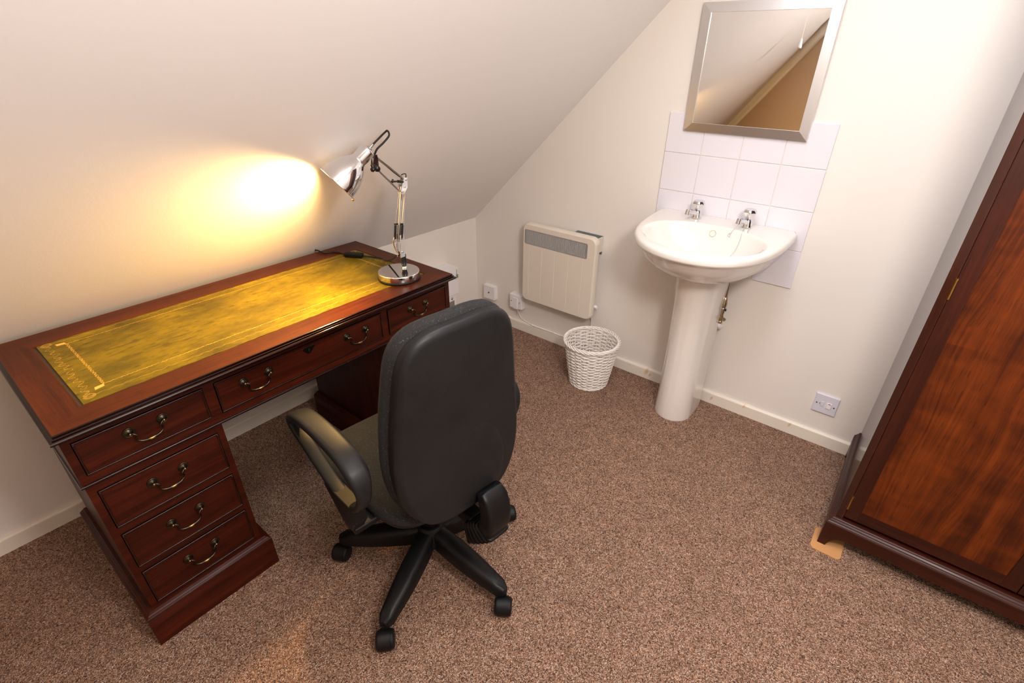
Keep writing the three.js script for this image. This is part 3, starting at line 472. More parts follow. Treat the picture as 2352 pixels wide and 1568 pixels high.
  part('back_shell', uvm(loft([bring(1, -0.004, -0.03), bring(1, 0, -0.027), bring(1, 0, -0.012), bring(1, -0.003, -0.006), bring(1, -0.009, -0.001), bring(1, -0.018, 0.0015), bring(0.7, 0, 0.003), bring(0.35, 0, 0.004), bring(0.02, 0, 0.004)], { cap0: true, cap1: true }), 'y'), M.plastic, t);
  part('back_cushion', uvm(loft([bring(0.98, 0, -0.024), bring(1, -0.002, -0.03), bring(1, 0.004, -0.037), bring(1, 0.005, -0.058), bring(1, -0.002, -0.074), bring(0.95, -0.004, -0.084), bring(0.6, 0, -0.094), bring(0.05, 0, -0.097)].reverse(), { cap0: true, cap1: true }), 'y'), M.fabric, t, 'charcoal fabric back cushion');
  { // raised spine panel on the lower rear of the shell
    const rings = []; for (const [g, dr] of [[0.004, 0.001], [-0.006, 0.0045], [-0.03, 0.006]]) { const r = []; for (let i = 0; i < 40; i++) { const a = i / 40 * Math.PI * 2; const cs = Math.cos(a), sn = Math.sin(a), s = (0.085 + g) * Math.sign(cs) * Math.pow(Math.abs(cs), 0.7), y = 0.55 + (0.115 + g) * Math.sign(sn) * Math.pow(Math.abs(sn), 0.8); const sw = s * (1 - 0.25 * clamp((y - 0.55) / 0.115)); r.push(V(rear(y) + dr - 0.3 * sw * sw, y, sw + s0 - 0.03)); } rings.push(r.reverse()); }
    part('back_panel', uvm(loft(rings.map((r) => r.slice().reverse()), { cap1: true }), 'y'), M.plastic, t);
  }
  { // back bracket: cover sleeve with bellows folds below it
    const sc = -0.03;
    const ring = (x, y, w, d, tilt) => { const r = []; for (let i = 0; i < 28; i++) { const a = i / 28 * Math.PI * 2, c = Math.cos(a), s = Math.sin(a), e = 0.35, u = Math.sign(c) * Math.pow(Math.abs(c), e) * d, v = Math.sign(s) * Math.pow(Math.abs(s), e) * w; r.push(V(x + u * Math.cos(tilt), y + u * Math.sin(tilt), -v + sc)); } return r; };
    part('bracket_cover', loft([ring(0.262, 0.34, 0.038, 0.026, -0.35), ring(0.272, 0.37, 0.039, 0.025, -0.2), ring(0.274, 0.41, 0.039, 0.023, -0.1), ring(0.262, 0.452, 0.038, 0.021, 0.1), ring(0.25, 0.468, 0.034, 0.014, 0.3)], { cap0: true, cap1: true }), M.plasticDark, t);
    for (let i = 0; i < 6; i++) { const f = i / 5, x = lerp(0.262, 0.19, f), y = lerp(0.335, 0.272, f), tl = lerp(-0.5, -1.35, f), w = 0.0385; const dn = V(-Math.sin(tl + Math.PI / 2) * 0, 0, 0); part('bellows_fold', loft([ring(x + 0.004, y + 0.004, w - 0.006, 0.026 + f * 0.008, tl), ring(x, y, w, 0.031 + f * 0.01, tl), ring(x - 0.004, y - 0.004, w - 0.006, 0.026 + f * 0.008, tl)], { cap0: true, cap1: true }), M.plasticDark, t); }
    part('back_bar', [box(0.08, 0.2, 0.29, 0.33, sc - 0.025, sc + 0.025, 0.008), box(0.09, 0.13, 0.3, 0.37, sc - 0.02, sc + 0.02, 0.006)], M.plasticDark, t);
    part('adjuster_knob', rod([0.235, 0.33, sc - 0.038], [0.235, 0.33, sc - 0.075], 0.017, 20), M.plasticDark, t);
  }
  // loop armrests
  const loop = [[-0.20, 0.588], [-0.178, 0.617], [-0.12, 0.648], [-0.04, 0.664], [0.05, 0.668], [0.115, 0.66], [0.152, 0.638], [0.164, 0.60], [0.152, 0.555], [0.118, 0.515], [0.07, 0.497], [0.01, 0.502], [-0.06, 0.524], [-0.13, 0.553], [-0.185, 0.572]];
  for (const s of [1, -1]) {
    const cz = s > 0 ? 0.262 : -0.2, cv = new THREE.CatmullRomCurve3(loop.map(([x, y]) => V(x, y, 0)), true), N = 72, rings = [];
    for (let i = 0; i < N; i++) {
      const p = cv.getPointAt(i / N), q = cv.getTangentAt(i / N), n = V(-q.y, q.x, 0).normalize(); // outward/inward normal in plane
      const topness = clamp((p.y - 0.585) / 0.06), wz = lerp(0.017, 0.027, topness), th = lerp(0.009, 0.0125, topness), ring = [];
      for (let k = 0; k < 16; k++) { const a = k / 16 * Math.PI * 2, c = Math.cos(a), sn = Math.sin(a), e = 0.6; ring.push(p.clone().addScaledVector(n, -Math.sign(c) * Math.pow(Math.abs(c), e) * th).add(V(0, 0, cz + Math.sign(sn) * Math.pow(Math.abs(sn), e) * wz))); }
      rings.push(ring);
    }
    rings.push(rings[0]);
    const arm = part('armrest', uvm(loft(rings), 'x'), M.plastic, t);
    const b = poly([[-0.02, 0.5], [0.115, 0.512], [0.118, 0.47], [0.095, 0.432], [0.07, 0.428], [0.02, 0.465]]);
    part('arm_mount', [move(extrude(b, 0.03, 0.003), 0, 0, cz - 0.015), box(0.03, 0.1, 0.41, 0.428, s > 0 ? 0.12 : cz - 0.012, s > 0 ? cz + 0.012 : -0.12, 0.005), box(0.045, 0.095, 0.426, 0.445, cz - 0.016, cz + 0.016, 0.004)], M.plasticDark, arm);
  }
}

// ---------------------------------------------------------------- tiled splashback
{
  const P = 0.151, x0 = 1.0884, y0 = 1.2452;
  const t = thing('tiled_splashback', 'square white glazed tile splashback behind the basin', 'splashback', [x0, y0, 0]);
  part('grout', box(0.001, 4 * P - 0.003, -4 * P + 0.003, -0.001, 0, 0.0042), M.grout, t);
  const g = new RoundedBoxGeometry(P - 0.0024, P - 0.0024, 0.007, 2, 0.0014);
  seed(3);
  for (let j = 0; j < 4; j++) for (let i = 0; i < 4; i++) { const m = part('tile', g, M.tile, t); m.position.set((i + 0.5) * P - 0.001, -(j + 0.5) * P, 0.0035 + rnd() * 0.0004); m.rotation.set((rnd() - 0.5) * 0.006, (rnd() - 0.5) * 0.006, 0); }
}

// ---------------------------------------------------------------- wall mirror
{
  const t = thing('wall_mirror', 'square mirror in a brushed silver frame above the tiled splashback', 'mirror', [1.382, 1.394, 0]);
  const W = 0.2235, H = 0.212, F = 0.031, zf = 0.022, zb = 0.0075;
  const side = (a, b, c, d) => { const fr = [a, b, c, d].map(([x, y], i) => V(x, y, i < 2 ? zf - 0.001 : zf + 0.002)), bk = [a, b, c, d].map(([x, y]) => V(x, y, zb)); part('frame_side', loft([bk, fr], { cap0: true, cap1: true, crease: 0.3 }), M.alu, t); };
  const o = [[-W, -H], [W, -H], [W, H], [-W, H]], n = [[-W + F, -H + F], [W - F, -H + F], [W - F, H - F], [-W + F, H - F]];
  for (let i = 0; i < 4; i++) side(o[i], o[(i + 1) % 4], n[(i + 1) % 4], n[i]);
  part('mirror_glass', box(-W + F - 0.004, W - F + 0.004, -H + F - 0.004, H - F + 0.004, zb + 0.001, 0.0185), M.mirror, t);
  part('backing', box(-W + 0.004, W - 0.004, -H + 0.004, H - 0.004, 0.0072, 0.0085), M.slot, t);
}

// ---------------------------------------------------------------- wash basin on a pedestal
{
  const CX = 1.389;
  const t = thing('wash_basin', 'white ceramic pedestal wash basin with two chrome taps', 'wash basin', [CX, 0, 0.0088]);
  const half = [[0.277, 0], [0.2765, 0.06], [0.275, 0.13], [0.268, 0.21], [0.25, 0.292], [0.222, 0.356], [0.18, 0.41], [0.12, 0.452], [0.06, 0.472], [0, 0.478]];
  // outline sampled as function of angle about (0, 0.24)
  const full = [...half.slice(1).reverse().map(([x, z]) => [-x, z]).reverse()];
  const outl = []; { const cR = new THREE.CatmullRomCurve3([...half].map(([x, z]) => V(x, 0, z)).concat(half.slice(0, -1).reverse().map(([x, z]) => V(-x, 0, z)))); const pts = cR.getSpacedPoints(300).map((p) => [p.x, p.z]); for (let i = 1; i < 60; i++) pts.push([lerp(-0.277, 0.277, i / 60), 0]); outl.push(...pts); }
  const cz = 0.24, N = 112;
  const rayR = (a) => { const dx = Math.cos(a), dz = Math.sin(a); let best = 0; for (let i = 0; i < outl.length; i++) { const p = outl[i], q = outl[(i + 1) % outl.length], ex = q[0] - p[0], ez = q[1] - p[1], den = dx * ez - dz * ex; if (Math.abs(den) < 1e-12) continue; const px = p[0], pz = p[1] - cz, s = (px * ez - pz * ex) / den, u = (px * dz - pz * dx) / den; if (s > 0 && u >= -1e-6 && u <= 1 + 1e-6) best = Math.max(best, s); } return best; };
  const base = []; for (let i = 0; i < N; i++) { const a = i / N * Math.PI * 2, r = rayR(a); base.push([Math.cos(a) * r, cz + Math.sin(a) * r]); }
  const yTop = (z) => 0.866 - 0.018 * (z / 0.478);
  const oring = (inset, dy, sx = 1, sz = 1) => base.map(([x, z]) => { const L = Math.hypot(x, z - cz), k = (L - inset) / L; const X = x * k * sx, Z = z < 0.002 ? Math.max(0, (z + (inset > 0.02 ? 0 : 0))) * sz : (cz + (z - cz) * k) * sz; return V(X, yTop(z) + dy, Math.max(0, Z)); });
  // bowl: soft ellipse-like outline
  const bowl = (sc, y, dz = 0) => { const r = []; for (let i = 0; i < N; i++) { const a = i / N * Math.PI * 2, c = Math.cos(a), s = Math.sin(a); const X = 0.222 * Math.sign(c) * Math.pow(Math.abs(c), 0.95), ZZ = s > 0 ? 0.168 * s : 0.155 * Math.sign(s) * Math.pow(Math.abs(s), 0.8); r.push(V(X * sc, y, 0.258 + ZZ * sc + dz)); } return r; };
  const Y = 0.858;
  const rings = [bowl(0.05, 0.71), bowl(0.12, 0.7105), bowl(0.3, 0.717), bowl(0.5, 0.733), bowl(0.7, 0.762), bowl(0.84, 0.797), bowl(0.925, 0.827), bowl(0.965, 0.842), bowl(0.99, 0.8505).map((p) => V(p.x, yTop(p.z) - 0.007, p.z)), bowl(1.015, Y).map((p) => V(p.x, yTop(p.z) - 0.0025, p.z)), bowl(1.035, Y).map((p) => V(p.x, yTop(p.z) - 0.0005, p.z)),
    oring(0.016, 0.0), oring(0.008, -0.0015), oring(0.003, -0.006), oring(0.0005, -0.013), oring(0.0005, -0.024), oring(0.003, -0.03), oring(0.0085, -0.0335), oring(0.012, -0.037), oring(0.0105, -0.043, 0.975, 0.975), oring(0.012, -0.07, 0.945, 0.95), oring(0.014, -0.10, 0.87, 0.89), oring(0.014, -0.128, 0.75, 0.8), oring(0.014, -0.150, 0.6, 0.69), oring(0.014, -0.166, 0.45, 0.6), oring(0.014, -0.176, 0.3, 0.5), oring(0.014, -0.18, 0.16, 0.45)];
  part('basin', loft(rings.map((r) => r.slice().reverse()), { cap0: true, cap1: true }), M.ceramic, t);
  // pedestal column
  const pr = (w, zf, zb, y) => { const r = []; for (let i = 0; i <= 28; i++) { const a = -Math.PI * 0.5 + i / 28 * Math.PI; r.push(V(Math.sin(a) * w, y, zf - w + Math.cos(a) * w)); } r.push(V(w * 0.98, y, zb), V(-w * 0.98, y, zb)); return r.reverse(); };
  part('pedestal', loft([pr(0.081, 0.254, 0.05, 0.0), pr(0.0815, 0.256, 0.05, 0.02), pr(0.078, 0.25, 0.045, 0.12), pr(0.078, 0.248, 0.04, 0.35), pr(0.082, 0.252, 0.035, 0.55), pr(0.09, 0.268, 0.03, 0.66), pr(0.096, 0.28, 0.03, 0.705)], { cap0: true, cap1: true, crease: 0.8 }), M.ceramic, t);
  // taps
  for (const [dx, cat] of [[-0.1, 'hot'], [0.1, 'cold']]) {
    const tp = sub('tap', t); tp.position.set(dx, 0.864, 0.053); tp.rotation.y = -0.32;
    part('tap_body', [lathe([[0, 0], [0.0195, 0], [0.0195, 0.004], [0.0165, 0.012], [0.0155, 0.022], [0.0135, 0.029], [0.012, 0.031], [0, 0.031]], 28)], M.chrome, tp);
    part('spout', [taper([[0, 0.018, 0.004], [0, 0.026, 0.025], [0, 0.033, 0.05], [0, 0.034, 0.06]], (s) => lerp(0.0105, 0.008, s), 14, 14), rod([0, 0.022, 0.064], [0, 0.042, 0.06], 0.0088, 18, 0.0078)], M.chrome, tp);
    const hp = [], K = 48; for (const [r, y, f] of [[0.008, 0.031, 0], [0.0135, 0.0335, 0.04], [0.0185, 0.047, 0.1], [0.0215, 0.0575, 0.1], [0.0215, 0.062, 0.07], [0.0175, 0.0685, 0.03], [0.0165, 0.0695, 0], [0.006, 0.0702, 0]]) { const r2 = []; for (let i = 0; i < K; i++) { const a = -i / K * Math.PI * 2; const rr = r * 1.16 * (1 - f * Math.pow(Math.abs(Math.sin(a * 3)), 3)); r2.push(V(Math.cos(a) * rr, y, Math.sin(a) * rr)); } hp.push(r2); }
    part('tap_head', loft(hp, { cap0: true, cap1: true }), M.chrome, tp);
  }
  // overflow, chain stay, chain, plug hole
  const disc = (r, x, y, z, m, name, tilt) => { const g = lathe([[0, 0.0022], [r * 0.7, 0.002], [r * 0.86, 0.003], [r, 0.0012], [r, -0.002]], 28); g.rotateX(Math.PI / 2 - tilt); return part(name, move(g, x, y, z), m, t); };
  part('overflow', (() => { const g = lathe([[0, -0.002], [0.0105, -0.002], [0.011, 0.0015], [0.0125, 0.0018], [0.0132, 0.0005], [0.0132, -0.003]], 28); g.rotateX(Math.PI / 2 - 0.42); return move(g, -0.004, 0.832, 0.1145); })(), M.overflow, t);
  disc(0.009, 0.062, 0.838, 0.1125, M.chromeSoft, 'chain_stay', 0.42);
  const beads = []; const chain = (pts) => { const c = new THREE.CatmullRomCurve3(pts.map((p) => V(...p))), n = Math.round(c.getLength() / 0.0032); for (let i = 0; i <= n; i++) { const p = c.getPointAt(i / n); beads.push(plain(move(new THREE.IcosahedronGeometry(0.0013, 1), p.x, p.y, p.z))); } };
  chain([[0.062, 0.841, 0.117], [0.068, 0.858, 0.116], [0.083, 0.884, 0.108]]); chain([[0.1, 0.872, 0.074], [0.101, 0.868, 0.09], [0.103, 0.86, 0.112], [0.106, 0.825, 0.135], [0.1, 0.785, 0.17], [0.05, 0.73, 0.235]]);
  part('plug_chain', beads, M.chromeSoft, t).userData.kind = 'stuff';
  part('plug_waste', move(lathe([[0, 0.004], [0.018, 0.003], [0.021, 0.001], [0.021, -0.004]], 28), 0.0, 0.7125, 0.258), M.chromeSoft, t);
}
{ // supply pipe with isolating valve beside the pedestal
  const t = sub('supply_valve', scene.getObjectByName('wash_basin')); t.position.set(1.472 - 1.389, 0, 0.044); t.userData.label = 'braided hose and isolating valve with blue tag';
  part('braided_hose', [tube([[-0.004, 0.74, 0.02], [-0.002, 0.68, 0.01], [0, 0.56, 0]], 0.0065, 16, 10), tube([[-0.018, 0.74, 0.0], [-0.016, 0.68, -0.01], [-0.013, 0.56, -0.012]], 0.005, 16, 10)], M.nickel, t);
  part('hose_nut', move(lathe([[0, 0.512], [0.011, 0.512], [0.0125, 0.518], [0.0125, 0.532], [0.010, 0.536], [0.0105, 0.545], [0.007, 0.56], [0, 0.56]], 6), 0, 0, 0), M.nickel, t);
  part('valve_body', [move(lathe([[0, 0.452], [0.009, 0.452], [0.011, 0.458], [0.009, 0.464], [0.0075, 0.48], [0.0095, 0.49], [0.009, 0.505], [0.007, 0.513], [0, 0.513]], 14), 0, 0, 0), rod([0, 0.466, 0], [0.017, 0.462, 0.012], 0.005), rod([0.014, 0.463, 0.01], [0.019, 0.462, 0.014], 0.0075, 8)], M.nickel, t);
  part('valve_tag', [box(-0.038, -0.006, 0.488, 0.508, 0.0, 0.003, 0.001), box(0.006, 0.015, 0.497, 0.508, 0.0, 0.004, 0.001)], M.blueTag, t);
  part('earth_wire', tube([[-0.045, 0.462, -0.01], [-0.02, 0.472, 0.008], [-0.004, 0.475, 0.011]], 0.0026, 14), M.greenWire, t);
  part('earth_wire', tube([[-0.04, 0.452, -0.01], [-0.018, 0.455, 0.008], [-0.002, 0.47, 0.011]], 0.0026, 14), M.yellowWire, t);
  part('earth_clamp', move(lathe([[0, 0.436], [0.0095, 0.437], [0.0105, 0.443], [0.0095, 0.45], [0, 0.451]], 14), 0, 0, 0), M.nickel, t);
  part('white_pipe', [taper([[0, 0.437, 0], [-0.001, 0.42, -0.002], [-0.002, 0.405, -0.02], [-0.002, 0.402, -0.05]], () => 0.0085, 20, 14)], M.white, t);
}

// ---------------------------------------------------------------- panel heater
{
  const t = thing('panel_heater', 'cream wall panel heater with grey slotted grille', 'heater', [0.634, 0.468, 0]);
  const W = 0.444, H = 0.436, gx = -0.0165, gy = 0.146, gw = 0.382, gh = 0.078;
  const s = rrect(W - 0.016, H - 0.016, 0.026); const hole = rrect(gw, gh, 0.01); const hp = new THREE.Path(hole.getPoints(8).map((p) => new THREE.Vector2(p.x + gx, p.y + gy)).reverse()); s.holes.push(hp);
  // front cover with softly rounded edge
  const rr = (w, h, r, z) => rrect(w, h, r).getPoints(10).slice(0, -1).map((p) => V(p.x, p.y, z));
  part('casing', loft([rr(W - 0.012, H - 0.012, 0.03, 0.05), rr(W - 0.002, H - 0.002, 0.034, 0.052), rr(W, H, 0.035, 0.056), rr(W, H, 0.035, 0.07), rr(W - 0.003, H - 0.003, 0.034, 0.078), rr(W - 0.009, H - 0.009, 0.031, 0.084), rr(W - 0.016, H - 0.016, 0.028, 0.0865)], { cap0: true }), M.heater, t);
  const fs = rrect(W - 0.016, H - 0.016, 0.028); fs.holes.push(hp); part('front_panel', move(extrude(fs, 0.0015), 0, 0, 0.085), M.heater, t);
  part('grille_back', box(gx - gw / 2, gx + gw / 2, gy - gh / 2, gy + gh / 2, 0.053, 0.056), M.heaterGrey, t);
  part('element_plate', box(gx + 0.07, gx + gw / 2 - 0.01, gy + 0.002, gy + gh / 2, 0.056, 0.072), M.heaterGrey, t);
  { const rim = rrect(gw, gh, 0.01), h2 = rrect(gw - 0.022, gh - 0.012, 0.004); rim.holes.push(new THREE.Path(h2.getPoints(6).reverse())); part('grille_frame', move(extrude(rim, 0.0025), gx, gy, 0.083), M.heaterGrey, t); }
  const sl = new THREE.BoxGeometry(0.0034, gh - 0.011, 0.006), NS = 50; for (let i = 0; i < NS; i++) { const m = part('grille_slat', sl, M.heaterSlat, t); m.position.set(gx - gw / 2 + 0.0145 + (gw - 0.029) * i / (NS - 1), gy, 0.0835); }
  for (let i = 0; i < 5; i++) { const x = -0.178 + i * 0.082; part('pressed_rib', rod([x, -0.185, 0.0862], [x, 0.096, 0.0862], 0.0016, 8), M.heater, t); }
  part('wall_bracket', [box(0.06, 0.208, 0.12, 0.211, 0.002, 0.006), box(0.06, 0.064, 0.12, 0.209, 0.006, 0.05), box(0.064, 0.204, 0.196, 0.2, 0.006, 0.05)], M.zinc, t, 'grey metal mounting bracket');
  part('side_cheek', box(0.204, 0.210, 0.135, 0.208, 0.003, 0.052, 0.001), M.heater, t);
  part('control_knob', rod([0.2, -0.15, 0.04], [0.232, -0.15, 0.04], 0.009, 16), M.white, t);
  part('lower_bracket', box(-0.18, 0.18, -0.17, -0.13, 0, 0.051), M.heater, t);
  part('supply_cable', tube([[0.192, -0.2, 0.035], [0.19, -0.24, 0.012], [0.19, -0.3, 0.006], [0.19, -0.395, 0.006]], 0.0028, 16), M.cord, t);
}
// ---------------------------------------------------------------- electrical plates
{
  const t = thing('aerial_socket', 'small square white aerial socket on the wall near the corner', 'socket', [0.122, 0.186, 0]);
  part('back_box', box(-0.043, 0.043, -0.043, 0.043, 0, 0.024, 0.002), M.white, t); part('face_plate', box(-0.043, 0.043, -0.043, 0.043, 0.024, 0.032, 0.003), M.white, t);
  part('aerial_jack', [aim(lathe([[0, 0.003], [0.003, 0.003], [0.003, 0.0], [0.0045, 0], [0.0045, -0.003]], 16), [0, 0, 0.0335], [0, 0, 1])], M.slot, t);
  part('screw_cap', [aim(lathe([[0, 0.0012], [0.003, 0.001], [0.0035, 0]], 12), [-0.03, 0, 0.032], [0, 0, 1]), aim(lathe([[0, 0.0012], [0.003, 0.001], [0.0035, 0]], 12), [0.03, 0, 0.032], [0, 0, 1])], M.white, t);
}
{
  const t = thing('fused_spur', 'white fused outlet box with cable below the panel heater', 'outlet', [0.336, 0.192, 0]);
  part('back_box', box(-0.043, 0.043, -0.043, 0.043, 0, 0.035, 0.003), M.white, t); part('face_plate', box(-0.043, 0.043, -0.043, 0.043, 0.035, 0.043, 0.004), M.white, t);
  part('centre_panel', box(-0.016, 0.016, -0.0445, 0.026, 0.042, 0.046, 0.0015), M.white, t);
  for (const s of [-1, 1]) part('screw', [aim(lathe([[0, 0.001], [0.0025, 0.001], [0.003, 0]], 12), [s * 0.03, 0, 0.043], [0, 0, 1])], M.slot, t);
  part('cable', [tube([[0.0, -0.042, 0.03], [0.001, -0.07, 0.018], [0.012, -0.108, 0.006], [0.05, -0.126, 0.006], [0.107, -0.1285, 0.0165], [0.2, -0.1285, 0.0165], [0.49, -0.1285, 0.0165]], 0.0024, 60), tube([[-0.002, -0.042, 0.03], [-0.004, -0.075, 0.016], [-0.02, -0.115, 0.006], [-0.05, -0.13, 0.006]], 0.002, 20)], M.cord, t);
  for (const x of [0.108, 0.26, 0.4]) part('cable_clip', [box(x - 0.003, x + 0.003, -0.133, -0.1245, 0.012, 0.0205, 0.001), rod([x, -0.123, 0.012], [x, -0.123, 0.022], 0.0014, 6)], M.white, t);
}
{
  const t = thing('switched_fuse_plate', 'grey white switch plate with red neon beside the wardrobe', 'switch', [1.942, 0.195, 0]);
  part('face_plate', box(-0.043, 0.043, -0.043, 0.043, 0, 0.0085, 0.0025), M.greyWhite, t);
  part('fuse_carrier', box(-0.017, -0.006, -0.011, 0.012, 0.008, 0.0105, 0.001), M.greyWhite, t); part('fuse_slot', box(-0.021, -0.0195, -0.004, 0.004, 0.008, 0.0092), M.slot, t);
  const r = part('rocker', box(0.004, 0.022, -0.014, 0.012, 0.008, 0.013, 0.0015), M.white, t); part('neon', box(0.009, 0.018, 0.0085, 0.0117, 0.0126, 0.0137, 0.0004), M.red, r);
  for (const s of [-1, 1]) part('screw', [aim(lathe([[0, 0.001], [0.0025, 0.001], [0.003, 0]], 12), [s * 0.032, s > 0 ? -0.003 : -0.001, 0.0085], [0, 0, 1])], M.slot, t);
}
{ // meter box on the knee wall, partly behind the desk
  const t = thing('meter_box', 'white electric control box on the low wall behind the desk end', 'control box', [0, 0.16, 0.25]);
  part('housing', box(0, 0.062, 0, 0.249, 0, 0.2, 0.003), M.white, t); part('upper_cover', box(0.062, 0.09, 0.09, 0.249, 0.002, 0.198, 0.003), M.white, t);
  part('lower_panel', box(0.062, 0.078, 0.004, 0.088, 0.014, 0.186, 0.002), M.white, t); part('lower_lip', box(0.062, 0.09, 0.0, 0.008, 0.002, 0.198, 0.002), M.white, t);
  part('slider_slot', box(0.089, 0.0906, 0.205, 0.236, 0.013, 0.0155), M.slot, t); part('slider', box(0.089, 0.094, 0.186, 0.206, 0.007, 0.02, 0.001), M.label, t);
  part('seam', box(0.0895, 0.0905, 0.178, 0.1795, 0.006, 0.026), M.label, t);
  part('lock', [aim(lathe([[0, 0.005], [0.006, 0.005], [0.008, 0.003], [0.0085, 0]], 18), [0.078, 0.066, 0.05], [1, 0, 0])], M.chromeSoft, t); part('rating_label', box(0.0775, 0.079, 0.018, 0.05, 0.032, 0.09), M.label, t);
}

// ---------------------------------------------------------------- wicker waste basket
{
  const t = thing('waste_basket', 'round white wicker waste basket on carpet under the heater', 'waste basket', [0.955, 0, 0.222]);
  const Ht = 0.238, R = (y) => lerp(0.089, 0.129, Math.pow(y / Ht, 0.9)), NST = 22, rows = 25;
  seed(21);
  for (let j = 0; j < rows; j++) {
    const pts = [], y = 0.012 + (Ht - 0.026) * j / (rows - 1), S = NST * 4; const ph = (j % 2) * Math.PI, jit = (rnd() - 0.5) * 0.5;
    for (let i = 0; i < S; i++) { const a = i / S * Math.PI * 2, w = Math.sin(a * NST / 2 * 1 + ph); pts.push(V(Math.cos(a) * (R(y) + 0.0042 * w), y + 0.0013 * Math.sin(a * 3 + jit * 6) + 0.0008 * Math.sin(a * NST + j), Math.sin(a) * (R(y) + 0.0042 * w))); }
    const c = new THREE.CatmullRomCurve3(pts, true), rings = [], n = NST * 7;
    for (let i = 0; i < n; i++) { const p = c.getPoint(i / n), q = c.getTangent(i / n), o = V(p.x, 0, p.z).normalize(); const ring = []; for (let k = 0; k < 6; k++) { const a = k / 6 * Math.PI * 2; ring.push(p.clone().addScaledVector(o, -Math.cos(a) * 0.0027).add(V(0, Math.sin(a) * 0.0044, 0))); } rings.push(ring); }
    rings.push(rings[0]); part('weave_strand', loft(rings), M.wicker, t);
  }
  for (let i = 0; i < NST; i++) { const a = (i + 0.5) / NST * Math.PI * 2; part('stake', taper([[Math.cos(a) * R(0), 0.004, Math.sin(a) * R(0)], [Math.cos(a) * R(0.12), 0.12, Math.sin(a) * R(0.12)], [Math.cos(a) * R(Ht), Ht - 0.002, Math.sin(a) * R(Ht)]], () => 0.0024, 8, 6), M.wicker, t); }
  const twist = (y, r0, rr, n, turns, sr, name) => { for (let k = 0; k < n; k++) { const pts = []; const S = 120; for (let i = 0; i < S; i++) { const a = i / S * Math.PI * 2, b = a * turns + k / n * Math.PI * 2; pts.push([Math.cos(a) * (r0 + Math.cos(b) * rr * 1.2), y + Math.sin(b) * rr, Math.sin(a) * (r0 + Math.cos(b) * rr * 1.2)]); } part(name, tube(pts, sr, 240, 6, true), M.wicker, t); } };
  twist(Ht - 0.001, R(Ht) + 0.001, 0.0055, 4, 9, 0.0038, 'rim_strand'); twist(0.0065, R(0) + 0.002, 0.003, 3, 8, 0.0032, 'foot_strand');
  part('base', move(lathe([[0, 0], [0.088, 0], [0.089, 0.003], [0.088, 0.006], [0, 0.006]], 40), 0, 0.004, 0), M.wicker, t);
}

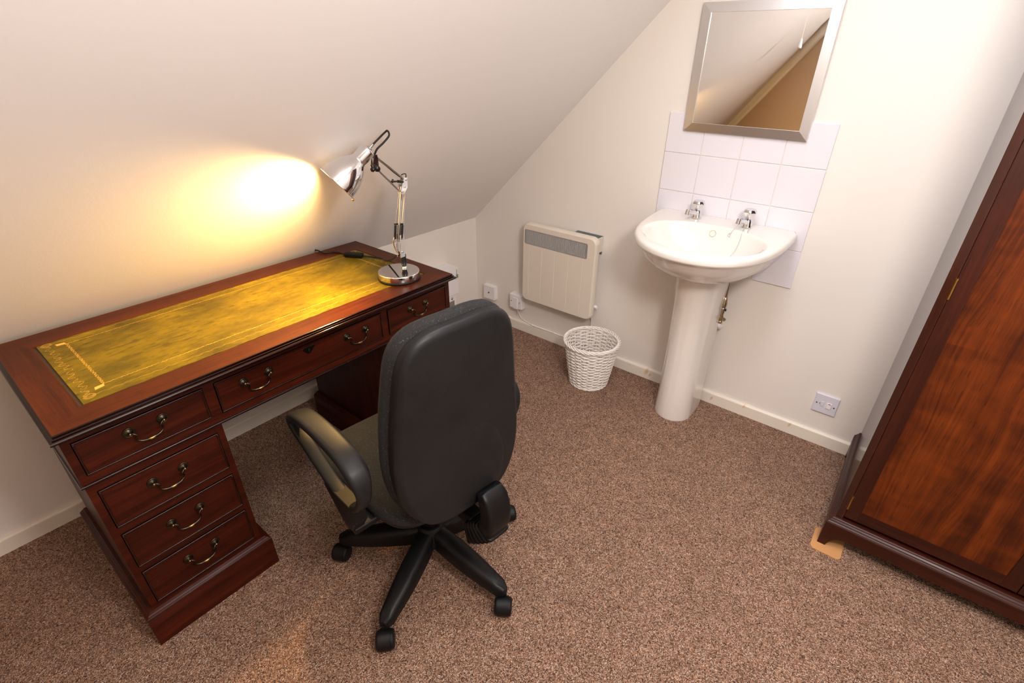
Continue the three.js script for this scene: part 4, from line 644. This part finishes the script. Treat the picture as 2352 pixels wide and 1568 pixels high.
// ---------------------------------------------------------------- wardrobe
{
  const X0 = 2.092, X1 = 2.99, ZF = 0.548, ZB = 0.004, YB = 0.115, YT = 1.86, t = thing('wardrobe', 'dark mahogany wardrobe with figured door panels against the far wall', 'wardrobe', [0, 0, 0]);
  part('side_panel', uvm(box(X0, X0 + 0.02, YB, YT, ZB, ZF, 0.0015), 'y'), M.wardSide, t); part('side_panel', uvm(box(X1 - 0.02, X1, YB, YT, ZB, ZF, 0.0015), 'y'), M.wardDark, t);
  part('back_panel', box(X0 + 0.02, X1 - 0.02, YB, YT, ZB, ZB + 0.008), M.wardDark, t); part('bottom_panel', box(X0 + 0.02, X1 - 0.02, YB, YB + 0.018, ZB + 0.008, ZF - 0.03), M.wardDark, t);
  part('top_panel', uvm(box(X0 - 0.02, X1 + 0.02, YT, YT + 0.03, ZB, ZF + 0.035, 0.006), 'x'), M.wardDark, t);
  // doors: stiles, rails, sunk panel
  const dw = (X1 - X0 - 0.044) / 2, y0 = YB + 0.02, y1 = YT - 0.004;
  [[X0 + 0.0205, 0], [X0 + 0.0225 + dw, 1]].forEach(([a, k]) => {
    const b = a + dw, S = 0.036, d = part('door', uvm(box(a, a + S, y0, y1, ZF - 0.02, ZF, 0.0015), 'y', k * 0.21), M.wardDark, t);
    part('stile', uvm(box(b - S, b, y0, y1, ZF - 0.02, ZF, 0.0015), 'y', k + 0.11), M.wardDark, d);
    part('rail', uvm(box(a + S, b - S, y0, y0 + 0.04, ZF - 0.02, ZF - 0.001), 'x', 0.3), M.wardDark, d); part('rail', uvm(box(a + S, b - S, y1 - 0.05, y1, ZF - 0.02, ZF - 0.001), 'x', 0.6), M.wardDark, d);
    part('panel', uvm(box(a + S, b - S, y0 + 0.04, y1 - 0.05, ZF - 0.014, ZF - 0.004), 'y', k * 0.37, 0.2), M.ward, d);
    const hx = k ? b : a; for (const hy of [0.196, 0.94, 1.65]) part('hinge', [rod([hx, hy - 0.026, ZF + 0.001], [hx, hy + 0.026, ZF + 0.001], 0.0028, 10), rod([hx, hy + 0.026, ZF + 0.001], [hx, hy + 0.03, ZF + 0.001], 0.0035, 8)], M.brass, d);
    part('door_knob', move(lathe([[0, 0], [0.008, 0.001], [0.006, 0.01], [0.012, 0.018], [0.012, 0.024], [0, 0.028]], 18).rotateX(Math.PI / 2), k ? a + 0.022 : b - 0.022, 0.95, ZF), M.brass, d);
  });
  // plinth frame with moulded top and bracket feet
  const O = 0.018, base = (o, y) => [V(X0 - o, y, ZB), V(X1 + o, y, ZB), V(X1 + o, y, ZF + o + 0.002), V(X0 - o, y, ZF + o + 0.002)];
  part('base_moulding', loft([[O, 0.096], [O, 0.103], [O - 0.003, 0.1065], [O - 0.006, 0.108], [O - 0.007, 0.112], [O - 0.011, 0.115], [O - 0.012, 0.12], [O - 0.016, 0.1225], [-0.02, 0.1225]].map(([o, y]) => base(o, y)).map((r) => r.slice().reverse()), { cap0: true, cap1: true, crease: 0.9 }), M.wardDark, t);
  const fx0 = X0 - O, fx1 = X1 + O, fs = new THREE.Shape(); fs.moveTo(fx0, 0.0035); fs.lineTo(fx0 + 0.022, 0.0035); fs.quadraticCurveTo(fx0 + 0.03, 0.05, fx0 + 0.07, 0.055); fs.lineTo(fx1 - 0.07, 0.055); fs.quadraticCurveTo(fx1 - 0.03, 0.05, fx1 - 0.022, 0.0035); fs.lineTo(fx1, 0.0035); fs.lineTo(fx1, 0.096); fs.lineTo(fx0, 0.096); fs.closePath();
  part('front_skirt', uvm(move(extrude(fs, 0.018, 0.001), 0, 0, ZF + O - 0.017), 'x'), M.wardDark, t);
  const zz1 = ZF + O, ss = new THREE.Shape(); ss.moveTo(0, 0.0035); ss.lineTo(0.03, 0.0035); ss.quadraticCurveTo(0.04, 0.05, 0.08, 0.055); ss.lineTo(zz1 - 0.1, 0.055); ss.quadraticCurveTo(zz1 - 0.06, 0.05, zz1 - 0.05, 0.0035); ss.lineTo(zz1 - 0.018, 0.0035); ss.lineTo(zz1 - 0.018, 0.096); ss.lineTo(0, 0.096); ss.closePath();
  for (const x of [fx0, fx1 - 0.018]) { const g = extrude(ss, 0.018, 0.0008); g.rotateY(-Math.PI / 2); const p = g.attributes.position; part('side_skirt', uvm(move(g, x + 0.018, 0, ZB), 'z'), M.wardDark, t); }
}
{
  const t = thing('floor_protector_pad', 'tan square pad under the front foot of the wardrobe', 'floor pad', [2.103, 0, 0.551]);
  const g = extrude(rrect(0.09, 0.107, 0.014), 0.003, 0.0004); g.rotateX(-Math.PI / 2); part('pad', g, M.felt, t);
}

renderer.render(scene, camera);
